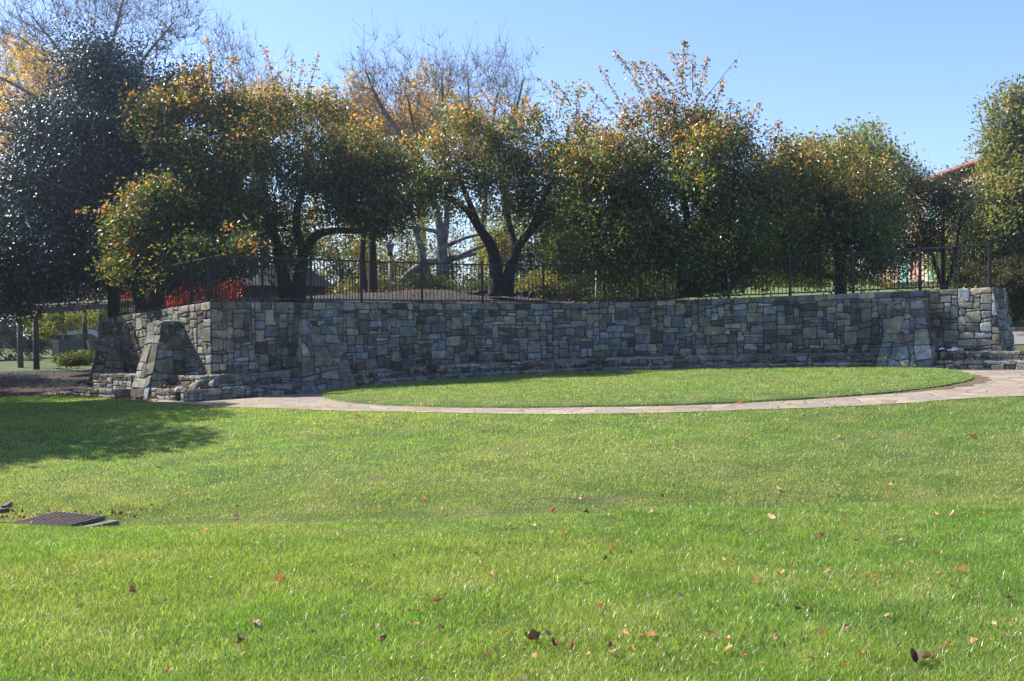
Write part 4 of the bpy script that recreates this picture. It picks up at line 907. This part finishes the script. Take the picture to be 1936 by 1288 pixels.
# brick building right: receding facade, long eave rising to the right (nearer)
br = empty('brick_building', (17, 75, 1.5)); tag(br, 'long pink brick building with a dark red eave and teal windows', 'building')
A = U(1640, 545, 78); B = U(1960, 545, 52); zA = U(1668, 352, 77).z
topA = U(1668, 352, 76).z; ztB = U(1853, 313, 60.0).z; zE = (topA + ztB) / 2
base_z = 1.0
ab = Vector((B.x - A.x, B.y - A.y, 0)); LB = ab.length; ud = ab.normalized(); nd = Vector((ud.y, -ud.x, 0)); 
MBr = Matrix(((ud.x, -nd.x, 0, A.x), (ud.y, -nd.y, 0, A.y), (0, 0, 1, 0), (0, 0, 0, 1)))    # local x along facade, local y inward
zE = U(1853, 316, (A.y + (1853 - 1640) / 320 * (B.y - A.y))).z
part(br, 'wall', M_brickr, lambda mb: mb.box(0, LB, 0, 12, base_z, zE - .55, MBr))
part(br, 'eave', M_roofr, lambda mb: mb.box(-.5, LB + .5, -.6, 12.5, zE - .14, zE, MBr))
part(br, 'frieze', M_wood, lambda mb: mb.box(-.1, LB + .1, -.1, 12.1, zE - .548, zE - .143, MBr))
def facade_x(px):
    lo, hi = 0, LB
    for _ in range(40):
        m_ = (lo + hi) / 2; p = A + ud * m_
        if p.x / p.y * FPX + CX < px: lo = m_
        else: hi = m_
    return lo
wz = [(U(1710, 553, 70).z, U(1710, 522, 70).z + 1.1), (U(1710, 440, 70).z, U(1710, 395, 70).z)]
for x in [facade_x(q) for q in (1660, 1712, 1765, 1815, 1870)]:
    for z0, z1 in wz:
        def wf(mb): mb.box(x - 1.0, x + 1.0, -.06, -.003, z0 - .1, z0, MBr); mb.box(x - 1.0, x - .92, -.06, -.003, z0 + .002, z1, MBr); mb.box(x + .92, x + 1.0, -.06, -.003, z0 + .002, z1, MBr); mb.box(x - .04, x + .04, -.06, -.023, z0 + .002, z1, MBr); mb.box(x - 1.0, x + 1.0, -.06, -.003, z1 + .002, z1 + .1, MBr)
        f = part(br, 'window', M_white, wf); c = part(f, 'pane', M_glass, lambda mb: mb.box(x - .918, x + .918, -.02, .02, z0 + .004, z1 - .002, MBr)); c.matrix_parent_inverse = Matrix.Identity(4)
# lamp post and second post
def lamp(px, D, ytop, ybase, label, r_=.05):
    a = U(px, ybase, D); b = U(px, ytop, D); o = empty('lamp_post', a); tag(o, label, 'lamp post')
    part(o, 'pole', M_lgrey, lambda mb: mb.tube([a - Vector((0, 0, .5)), b - Vector((0, 0, .42))], [r_, r_ * .85], 12), sm=True)
    part(o, 'collar', M_iron, lambda mb: mb.tube([b - Vector((0, 0, .5)), b - Vector((0, 0, .42)), b - Vector((0, 0, .36))], [r_ * 1.5, r_ * 1.9, r_ * 1.2], 12))
    part(o, 'lantern', M_lgrey, lambda mb: mb.tube([b - Vector((0, 0, .358)), b - Vector((0, 0, .12))], [.10, .17], 12))
    part(o, 'cap', M_blue, lambda mb: mb.tube([b - Vector((0, 0, .118)), b - Vector((0, 0, .05)), b], [.24, .17, .04], 14), sm=False)
lamp(1128, 40, 480, 566, 'slim grey lamp post with blue cap right of centre', .06)
lamp(737, 42, 458, 556, 'shorter grey lamp post with dark lantern left of the slanting trunk', .06)
# extra dark trunks behind the fence
for i, (px, D, pts, rad, lab) in enumerate([
    (705, 41, [(706, 562), (704, 520), (704, 470), (700, 400)], [.22, .16, .15, .1], 'straight dark trunk standing left of the shorter lamp post'),
    (692, 43, [(700, 562), (688, 530), (684, 490), (690, 420)], [.2, .15, .13, .08], 'thin curved dark trunk beside the straight one'),
    (1212, 44, [(1212, 562), (1208, 520), (1204, 470), (1196, 420)], [.15, .12, .11, .08], 'reddish upright trunk right of the lamp post')]):
    tree('young_tree', U(px, 560, D), [([U(x, y, D) for x, y in pts], rad)], [(pts[-1][0], pts[-1][1] - 10, D, 50, 30)], lab, seed=130 + i, ncl=60, per=50, lsize=.11, cols=GG)
# rocks ringed round the forked tree, rubble by the bench
def rock(p, s, seed, label, group, mat=None, flat=.7, col=(.2, .2, .19)):
    rs = np.random.RandomState(seed); me = bpy.data.meshes.new('rock'); import bmesh
    bm = bmesh.new(); bmesh.ops.create_icosphere(bm, subdivisions=2, radius=1)
    ax_ = rs.normal(size=(12, 3)); ax_ /= np.linalg.norm(ax_, axis=1)[:, None]
    for v in bm.verts:
        c = np.array(v.co)
        for a_ in ax_:
            h_ = c @ a_
            if h_ > .5: c = c - a_ * (h_ - .5)
        v.co = Vector(c * np.array((s, s * .8, s * flat)) * 1.15)
    bm.to_mesh(me); bm.free()
    a_ = me.color_attributes.new('col', 'FLOAT_COLOR', 'POINT'); a_.data.foreach_set('color', np.tile(np.array((*col, 1), np.float32), len(me.vertices)))
    o = link('rock', me, mat or M_stone); o.location = p; o.rotation_euler = (rs.uniform(-.3, .3), rs.uniform(-.3, .3), rs.uniform(0, 6)); tag(o, label, 'rock', group); return o
for i, px in enumerate([864, 882, 899, 916, 972, 990, 1005]):
    D = 37.6 - .5 * math.sin(i); x = U(px, 550, D).x
    rock((x, D, U(px, 553, D).z - .05), .2 + .04 * (i % 3), i, 'dark jagged rock in the ring around the forked crabapple', 'rocks around the forked tree', col=(.06, .055, .05))
for i, (px, py, s, c, lab) in enumerate([(340, 735, .17, (.4, .4, .38), 'broken whitish stone chunk lying at the crumbled bench end'), (372, 727, .22, (.26, .24, .2), 'tilted brown slab of the crumbled bench end'), (402, 726, .19, (.2, .2, .19), 'grey slab leaning next to the tilted brown one'), (360, 748, .20, (.42, .41, .38), 'pale rubble stone at the foot of the crumbled bench'), (330, 752, .14, (.24, .23, .21), 'small grey rubble stone left of the pale one'), (185, 738, .16, (.4, .37, .33), 'light rubble stone left of the sunlit buttress'), (225, 744, .13, (.36, .33, .3), 'small sunlit rubble stone near the left buttress foot')]):
    p = U(px, py, 27.2 if px > 300 else 29.5); rock((p.x, p.y, p.z), s, 20 + i, lab, 'rubble at the left bench', flat=.6, col=c)
# litter on the right bench
def crumple(px, py, D, s, lab, seed):
    rs = np.random.RandomState(seed); c = U(px, py, D); V = []; n = 7
    for i in range(n):
        for j in range(n): V.append((c.x + (i / (n - 1) - .5) * s * 1.5 + rs.normal() * s * .06, c.y + (j / (n - 1) - .5) * s * .6, c.z + abs(rs.normal()) * s * .22 * (1 - abs(i / (n - 1) - .4))))
    F = [(i * n + j, (i + 1) * n + j, (i + 1) * n + j + 1, i * n + j + 1) for i in range(n - 1) for j in range(n - 1)]
    tag(np_mesh('paper_litter', np.array(V), np.array(F), M_paper), lab, 'litter')
crumple(1808, 664, 29.6, .27, 'crumpled white paper lying on the right bench', 3)
crumple(1783, 661, 29.8, .14, 'tiny white scrap left of the crumpled paper', 4)

# ------------------------------------------------------------------ drain grate
zg = -.44
Q = [UZ(14, 995, zg), UZ(108, 971, zg), UZ(196, 980, zg), UZ(112, 1001, zg)]      # left, back, right, front
gr = empty('drain_grate', Q[3]); tag(gr, 'rusty slatted drain grate sunk in the grass at lower left', 'drain grate')
def slats(mb):
    n = 11
    for k in range(n + 1):
        f = k / n; a = Q[0].lerp(Q[3], f); b = Q[1].lerp(Q[2], f); mb.beam(a, b, .022, .05)
part(gr, 'slats', M_rust, slats)
part(gr, 'frame', M_rust, lambda mb: [mb.beam(p, q, .035, .05) for p, q in ((Q[0], Q[3]), (Q[1], Q[2]))])
dn = Vector((0, 0, -.03))
part(gr, 'pit_shade_sheet', M_pit_shade, lambda mb: mb.face([q + Vector((0, 0, -.03)) for q in Q]))  # flat black sheet close under the slats, painting the unlit depth
e_ = (Q[2] - Q[3]).normalized(); f_ = (Q[3] - Q[0]).normalized()
part(gr, 'concrete_rim', M_concd, lambda mb: (mb.beam(Q[3] + f_ * .10 + Vector((0, 0, -.05)), Q[2] + f_ * .10 + e_ * .06 + Vector((0, 0, -.072)), .11, .09)))
p = UZ(4, 962, -.36); q = UZ(-40, 968, -.36); g2 = empty('iron_cover', p); tag(g2, 'small rusty iron cover at the left edge above the grate', 'drain cover')
part(g2, 'plate', M_rust, lambda mb: mb.beam(p + Vector((.02, 0, .0)), q, .32, .05)); part(g2, 'lip', M_rust, lambda mb: mb.beam(p + Vector((.06, -.1, .02)), p + Vector((.0, .2, .02)), .05, .06))

# ------------------------------------------------------------------ road at right
zr_ = .85
rp = [UZ(1850, 637, .62), UZ(2100, 634, .62)]
def ribbon(name, pts, w0, z, mat, kind='structure'):
    V = []; 
    for x, y in pts:
        V += [(x, y, z(x, y)), (x, y + w0, z(x, y + w0))]
    F = [(2 * i, 2 * i + 2, 2 * i + 3, 2 * i + 1) for i in range(len(pts) - 1)]
    o = np_mesh(name, np.array(V), np.array(F), mat, smooth_=True); tag(o, kind=kind)
rx = np.linspace(17.5, 60, 40)
ribbon('road', [(x, 41.5 + (x - 18) * .03) for x in rx], 6, lambda x, y: gz(x, y) + .03, M_asph)
def kerb():
    mb = MB()
    for x in np.arange(17.6, 58, 2.0):
        y = 47.5 + (x - 18) * .03; M = Matrix.Translation((x, y, gz(x + 1, y + .1))); mb.box(.005, 1.99, .01, .17, -.2, .16, M)
    o = mb.build('kerb', M_conc); tag(o, kind='structure')
kerb()
# bank behind the road
grid_sheet('bank', np.linspace(16, 70, 50), np.linspace(47.9, 80, 40), lambda X, Y: H(X, Y) + .05 + 2.0 * smooth(48, 56, Y) * smooth(15.5, 19, X), M_litter_grass)

# ------------------------------------------------------------------ grass blades
def SOIL(x): return 12.95 + .07 * np.sin(x * 5.1) + .12 * (x - .95)
def soil():
    V = []; F = []
    sx = np.linspace(.2, 1.7, 40)
    for i, x in enumerate(sx):
        w_ = .15 * (1 - ((x - .95) / .75) ** 2) + .003; 
        for k in (-1, 0, 1): V.append((x, float(SOIL(x)) + k * w_ * (1 + .3 * math.sin(i * 2.3 + k)), gz(x, float(SOIL(x)) + k * w_) + .006 - (.02 if k == 0 else 0)))
    F = [(3 * i + k, 3 * i + 3 + k, 3 * i + 4 + k, 3 * i + 1 + k) for i in range(39) for k in range(2)]
    b = len(V); aa = np.linspace(R(-62), R(-8), 60)
    for i, a in enumerate(aa):
        wd = .34 * math.sin(math.pi * i / 59) * (1 + .25 * math.sin(i * .9)) + .01
        for r_ in (LR - .05, LR + wd * .5, LR + wd): x = LC[0] + r_ * math.cos(a); y = LC[1] + r_ * math.sin(a); V.append((x, y, gz(x, y) + .018))
    F += [(b + 3 * i + k, b + 3 * i + 1 + k, b + 3 * i + 4 + k, b + 3 * i + 3 + k) for i in range(59) for k in range(2)]
    tag(np_mesh('bare_soil', np.array(V), np.array(F), M_dirt), kind='structure')
M_dirt = noisemat('bare_dirt', [(.3, (.07, .04, .025)), (.6, (.16, .10, .06)), (.8, (.24, .16, .10))], 9, .95, .8, 50)
soil()
def grass():
    rs = np.random.RandomState(1); X = []; Y = []; S = []
    bands = [(4.2, 6, 11500, 1), (6, 8.5, 8200, 1), (8.5, 11.2, 6000, 1.1), (11.2, 14, 3900, 1.35), (14, 18, 2300, 1.6), (18, 24, 1300, 2.1), (24, 31, 800, 2.7)]
    for y0, y1, dn_, sc in bands:
        wx = y1 * .475 + 3.4; n = int((y1 - y0) * 2 * wx * dn_); x = rs.uniform(-wx, wx, n); y = rs.uniform(y0, y1, n)
        k = (np.abs(x) < y * .475 + .25) | ((np.abs(x) < y * .475 + 3.3) & (rs.uniform(size=n) < .5)); x = x[k]; y = y[k]; k = (y < near_y(x) + .03 + .06 * vnoise(x, y, 7, 2) + rs.uniform(-.05, .05, len(x))); X.append(x[k]); Y.append(y[k]); S.append(np.full(k.sum(), sc))
    # round lawn
    n = 230000; x = rs.uniform(LC[0] - LR, LC[0] + LR, n); y = rs.uniform(LC[1] - LR, LC[1] + LR, n); k = lawn_in(x, y); x = x[k]; y = y[k]
    k = rs.uniform(size=len(x)) < np.clip(1.7 - (y - 21) * .08, .45, 1) + (np.hypot(x - LC[0], y - LC[1]) > LR - .25); x = x[k]; y = y[k]
    nl = len(x); X.append(x); Y.append(y); S.append(np.full(nl, 2.3))
    X = np.concatenate(X); Y = np.concatenate(Y); S = np.concatenate(S); n = len(X); isl = np.zeros(n, bool); isl[-nl:] = True
    # worn strip of bare soil at the foot of the slope and along the lawn edge
    bare_ = (np.abs(Y - SOIL(X)) < .12 * (1 - np.abs((X - .95) / .75) ** 2)) & (np.abs(X - .95) < .75); k = ~bare_; X, Y, S, isl = X[k], Y[k], S[k], isl[k]; n = len(X)
    # keep off the grate
    gp = np.array([q[:2] for q in Q]); inside = np.ones(n, bool)
    for i in range(4):
        a = gp[i]; b = gp[(i + 1) % 4]; cr = (b[0] - a[0]) * (Y - a[1]) - (b[1] - a[1]) * (X - a[0]); inside &= (cr < .03)
    keep = ~inside; X, Y, S, isl = X[keep], Y[keep], S[keep], isl[keep]; n = len(X)
    n1 = vnoise(X, Y, 2.3, 1); n2 = vnoise(X, Y, 6.1, 3); n3 = vnoise(X, Y, .8, 5); n4 = vnoise(X, Y, 14, 7)
    mow = np.where(isl, .6, np.where(Y > 12, .62, .95))
    thin = (n1 * .5 + n2 * .5 + n4 * .3 > .36) & (rs.uniform(size=n) < .55)
    h = (.032 + .030 * rs.uniform(size=n) ** 1.5 + .014 * n2 + .008 * n4).clip(.015) * mow * np.where(S > 1.3, 1.15, 1)
    h = h * np.where((Y > 9.6) & (Y < 12.5) & (X < 1), .62, 1)
    tall = rs.uniform(size=n) < .035; h = np.where(tall, h * 1.8, h); h = np.where(thin, h * .6, h)
    Z = H(X, Y) + np.where(isl, .012 + np.interp(np.hypot(X - LC[0], Y - LC[1]) / LR, [0, .3, .5, .85, .97, .995, 1], [.1, .1, .1, .08, .055, .03, .0]), 0) - .004
    P = np.c_[X, Y, Z]; a = rs.uniform(0, 2 * math.pi, n); lean = rs.uniform(.15, 1.1, n) * h; la = rs.uniform(0, 2 * math.pi, n) + .8 * n1
    d = np.c_[np.cos(la) * lean, np.sin(la) * lean, h]; side = np.c_[np.cos(a), np.sin(a), 0 * a] * (.0017 * S * rs.uniform(.7, 1.4, n))[:, None]
    mid = P + d * np.array((.35, .35, .55))
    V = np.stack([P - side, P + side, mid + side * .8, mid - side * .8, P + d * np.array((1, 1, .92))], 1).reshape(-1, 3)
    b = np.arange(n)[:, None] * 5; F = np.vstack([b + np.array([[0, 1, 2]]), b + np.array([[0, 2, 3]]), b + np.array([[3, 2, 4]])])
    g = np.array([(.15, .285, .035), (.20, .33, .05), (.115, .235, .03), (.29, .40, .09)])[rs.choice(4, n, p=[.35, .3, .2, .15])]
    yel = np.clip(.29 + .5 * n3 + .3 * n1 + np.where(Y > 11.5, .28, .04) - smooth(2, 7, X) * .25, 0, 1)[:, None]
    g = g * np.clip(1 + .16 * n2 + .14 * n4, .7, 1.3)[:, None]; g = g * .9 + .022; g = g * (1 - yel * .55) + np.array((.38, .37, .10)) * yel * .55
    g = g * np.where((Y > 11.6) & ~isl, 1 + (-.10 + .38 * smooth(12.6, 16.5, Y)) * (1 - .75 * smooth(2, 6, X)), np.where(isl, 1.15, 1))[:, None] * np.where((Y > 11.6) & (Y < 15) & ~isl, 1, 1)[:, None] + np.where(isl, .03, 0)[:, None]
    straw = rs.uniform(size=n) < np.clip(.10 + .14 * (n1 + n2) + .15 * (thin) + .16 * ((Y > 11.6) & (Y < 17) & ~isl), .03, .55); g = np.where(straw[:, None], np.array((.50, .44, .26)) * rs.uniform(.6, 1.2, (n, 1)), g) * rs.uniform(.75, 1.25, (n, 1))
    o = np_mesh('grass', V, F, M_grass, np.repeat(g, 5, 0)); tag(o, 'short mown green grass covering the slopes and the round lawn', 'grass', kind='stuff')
grass()

# ------------------------------------------------------------------ fallen leaves
def leaf_mesh(seed, col):
    rs = np.random.RandomState(seed); pts = []; k = 12
    for i in range(k):
        a = 2 * math.pi * i / k; r_ = 1 * (.84 + .16 * (i % 2)) * rs.uniform(.8, 1.15); r_ *= 1.15 if i in (0, 1, 11) else 1; pts.append((r_ * math.cos(a) * 1.2, r_ * math.sin(a) * .75, 0))
    cv = rs.uniform(.8, 2.4); tw = rs.uniform(-.6, .6)
    V = [(0, 0, 0)] + [(x * .5, y * .5, 0) for x, y, _ in pts] + pts; V = np.array(V, float)
    V[:, 2] = cv * V[:, 1] ** 2 + tw * V[:, 0] * V[:, 1] + .35 * V[:, 0] ** 2 * rs.uniform(-.3, 1) + rs.normal(size=len(V)) * .07
    V *= .5
    F = [[0, 1 + i, 1 + (i + 1) % k] for i in range(k)] + [[1 + i, 1 + k + i, 1 + k + (i + 1) % k] for i in range(k)] + [[1 + i, 1 + k + (i + 1) % k, 1 + (i + 1) % k] for i in range(k)]
    me = bpy.data.meshes.new('fallen_leaf'); me.from_pydata([tuple(v) for v in V], [], F); me.materials.append(M_dry)
    a_ = me.color_attributes.new('col', 'FLOAT_COLOR', 'POINT'); a_.data.foreach_set('color', np.tile(np.array((*col, 1), np.float32), len(me.vertices))); return me
KINDS = {'brown': (.28, .175, .10), 'tan': (.58, .35, .17), 'dark brown': (.10, .06, .04), 'orange': (.52, .26, .09), 'pale tan': (.68, .47, .27)}
LM_ = {k: [leaf_mesh(s + 10 * i, c) for s in range(4)] for i, (k, c) in enumerate(KINDS.items())}
def leaf_at(x, y, s, kind, z=None, rs=random.Random(9)):
    o = bpy.data.objects.new('fallen_leaf', rs.choice(LM_[kind])); C.objects.link(o)
    o.location = (x, y, (gz(x, y) if z is None else z) + .034); o.scale = (s, s, s); o.rotation_euler = (rs.uniform(-.7, .7), rs.uniform(-.7, .7), rs.uniform(0, 6.3))
    where = 'in the near grass' if y < 11.2 else ('along the swale and far slope' if y < near_y(x) else 'on the round lawn')
    q = x / y * FPX + CX; side = 'far left' if q < 390 else 'left of centre' if q < 780 else 'centre' if q < 1160 else 'right of centre' if q < 1550 else 'far right'
    where = where.replace('along the swale and far slope', 'on the far slope')
    size = 'small' if s < .055 else 'large' if s > .095 else 'mid sized'
    if y < 11.2: where = ('at the very front' if y < 6.6 else 'in the middle of the near grass' if y < 9 else 'on the near crest')
    tag(o, f'{size} curled {kind} leaf lying {where}, {side}', 'leaf', 'fallen leaves on the grass'); return o
# photographed positions
BIG = [(1730, 1262, 'dark brown', .13), (1755, 1260, 'brown', .09), (1232, 1216, 'pale tan', .09), (1343, 1212, 'tan', .11), (1378, 1240, 'tan', .07), (1160, 1250, 'tan', .10), (1152, 1232, 'brown', .07), (1180, 1210, 'tan', .07), (1525, 1158, 'brown', .09), (1250, 1242, 'tan', .07), (1905, 1142, 'dark brown', .08), (1160, 1040, 'orange', .10), (1432, 1110, 'tan', .09), (1478, 1092, 'tan', .07), (1563, 1090, 'tan', .07), (1817, 1090, 'tan', .11), (1633, 1098, 'tan', .05), (1102, 1110, 'brown', .09), (1285, 1137, 'brown', .07), (1465, 1224, 'pale tan', .06), (1843, 1226, 'pale tan', .06), (1540, 1258, 'brown', .05), (1405, 1254, 'orange', .04), (1440, 1272, 'tan', .06), (1460, 988, 'tan', .10), (1425, 1012, 'tan', .07), (1530, 983, 'tan', .05), (1555, 1022, 'brown', .09), (1705, 1030, 'tan', .09), (1800, 978, 'pale tan', .08), (1770, 982, 'tan', .06), (1470, 930, 'tan', .08), (1510, 924, 'brown', .06), (1562, 940, 'tan', .10), (1682, 926, 'tan', .10), (1640, 795, 'brown', .08), (1838, 832, 'orange', .12), (1585, 830, 'tan', .1), (458, 1225, 'dark brown', .08), (315, 1285, 'tan', .06), (480, 1192, 'brown', .10), (530, 1105, 'orange', .11), (828, 1148, 'brown', .09), (715, 1225, 'pale tan', .05), (785, 1193, 'tan', .07), (832, 1200, 'brown', .06), (1005, 1225, 'dark brown', .12), (960, 1210, 'orange', .06), (1080, 1236, 'orange', .07), (797, 1228, 'tan', .05), (385, 1008, 'pale tan', .07), (300, 890, 'brown', .07), (445, 983, 'brown', .08), (390, 945, 'tan', .08), (341, 938, 'orange', .06), (255, 865, 'orange', .08), (722, 972, 'orange', .07), (627, 937, 'orange', .06), (840, 975, 'brown', .07), (800, 950, 'orange', .08), (985, 878, 'orange', .09), (1108, 975, 'dark brown', .07), (1045, 972, 'orange', .09), (920, 880, 'tan', .06), (675, 790, 'orange', .13), (400, 772, 'orange', .1), (250, 1130, 'brown', .09), (1175, 832, 'orange', .08), (1095, 950, 'tan', .07), (660, 938, 'tan', .06), (540, 797, 'orange', .1), (535, 880, 'tan', .06), (1170, 985, 'pale tan', .07), (1230, 975, 'pale tan', .07), (1010, 1000, 'tan', .06), (960, 1000, 'pale tan', .06), (1400, 765, 'orange', .14), (1065, 1015, 'tan', .07), (885, 1045, 'brown', .06), (650, 1045, 'tan', .05)]
def ray_ground(px, py):
    r = CM @ Vector(((px - CX) / FPX, -(py - CY) / FPX, -1)); d = 4.0
    for _ in range(900):
        p = EYE + r * (d / r.y)
        if p.z < gz(p.x, p.y): break
        d += .03
    return p
for px, py, k, s in BIG:
    p = ray_ground(px, py); leaf_at(p.x, p.y, s * (.66 if p.y < 9 else .85), k)
r9 = random.Random(12)
for _ in range(190):
    px = r9.uniform(0, 1936) if r9.random() < .5 else r9.uniform(900, 1936); py = 800 + 480 * r9.random() ** 1.25; p = ray_ground(px, py)
    if p.y < near_y(p.x) - .1: leaf_at(p.x, p.y, r9.uniform(.022, .05), r9.choice(['brown', 'tan', 'tan', 'brown', 'pale tan', 'tan', 'orange', 'dark brown']))
for _ in range(16):
    x, y = r9.uniform(-3, 9), r9.uniform(22, 30)
    if lawn_in(x, y): leaf_at(x, y, r9.uniform(.06, .09), r9.choice(['tan', 'orange', 'brown']), z=gz(x, y) + .12)
# uncountable litter: benches, terrace, left path
def litter():
    rs = np.random.RandomState(44); P = []
    for _ in range(1500): s = rs.uniform(0, LM.L); off = rs.choice([.1, .45, .55, .95, 1.1]) + abs(rs.normal()) * .08; x, y = map(float, LM.at(s, off)[:2]); P.append((x, y, gz(x, y) + (.50 if off < .5 else .25 if off < 1 else .05) + .02))
    for _ in range(700): t_ = rs.uniform(0, 6); off = rs.uniform(.2, 1.7); x, y = map(float, LL.at(t_, off)[:2]); P.append((x, y, gz(x, y) + .04 + (.3 if off < 1 else 0)))
    for _ in range(1500): x, y = rs.uniform(-22, -11.5), rs.uniform(31, 46); P.append((x, y, gz(x, y) + .03))
    for _ in range(1300): x, y = rs.uniform(-9, 6), rs.uniform(34, 40); P.append((x, y, float(T(x, y)) + .03))
    for _ in range(60): x, y = rs.uniform(-5.9, -4.2) , 12.45 + abs(rs.normal()) * .25; P.append((x, y, gz(x, y) + .03))
    P = np.array(P); n = len(P); V, c = leaf_arrays(P, np.where(P[:, 1] < 14, .055, .08), pick([(.25, .15, .08), (.14, .08, .045), (.3, .12, .05), (.08, .05, .03)], [3, 3, 1, 2], rs, n), rs, 0, .7)
    tag(np_mesh('leaf_litter', V, leaf_faces(n), M_dry, c), 'brown leaf litter drifted on benches, path and terrace', 'leaf litter', kind='stuff')
litter()
# shaded leaf covered ground under the holly
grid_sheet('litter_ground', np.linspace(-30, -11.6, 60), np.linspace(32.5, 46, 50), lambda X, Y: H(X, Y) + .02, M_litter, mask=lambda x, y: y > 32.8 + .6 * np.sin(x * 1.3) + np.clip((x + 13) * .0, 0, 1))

# ------------------------------------------------------------------ haze box added to imitate veiling lens glare from the left
mb = MB(); mb.box(-70, 75, -8, 110, -3, 22); m, t, out = newmat('glare_haze'); v = N(t, 'ShaderNodeVolumePrincipled', Density=GLARE_HAZE, Anisotropy=.8); v.inputs['Color'].default_value = (.80, .90, 1, 1)
t.links.new(v.outputs[0], out.inputs['Volume']); tag(mb.build('glare_haze_box', m), kind='stuff')
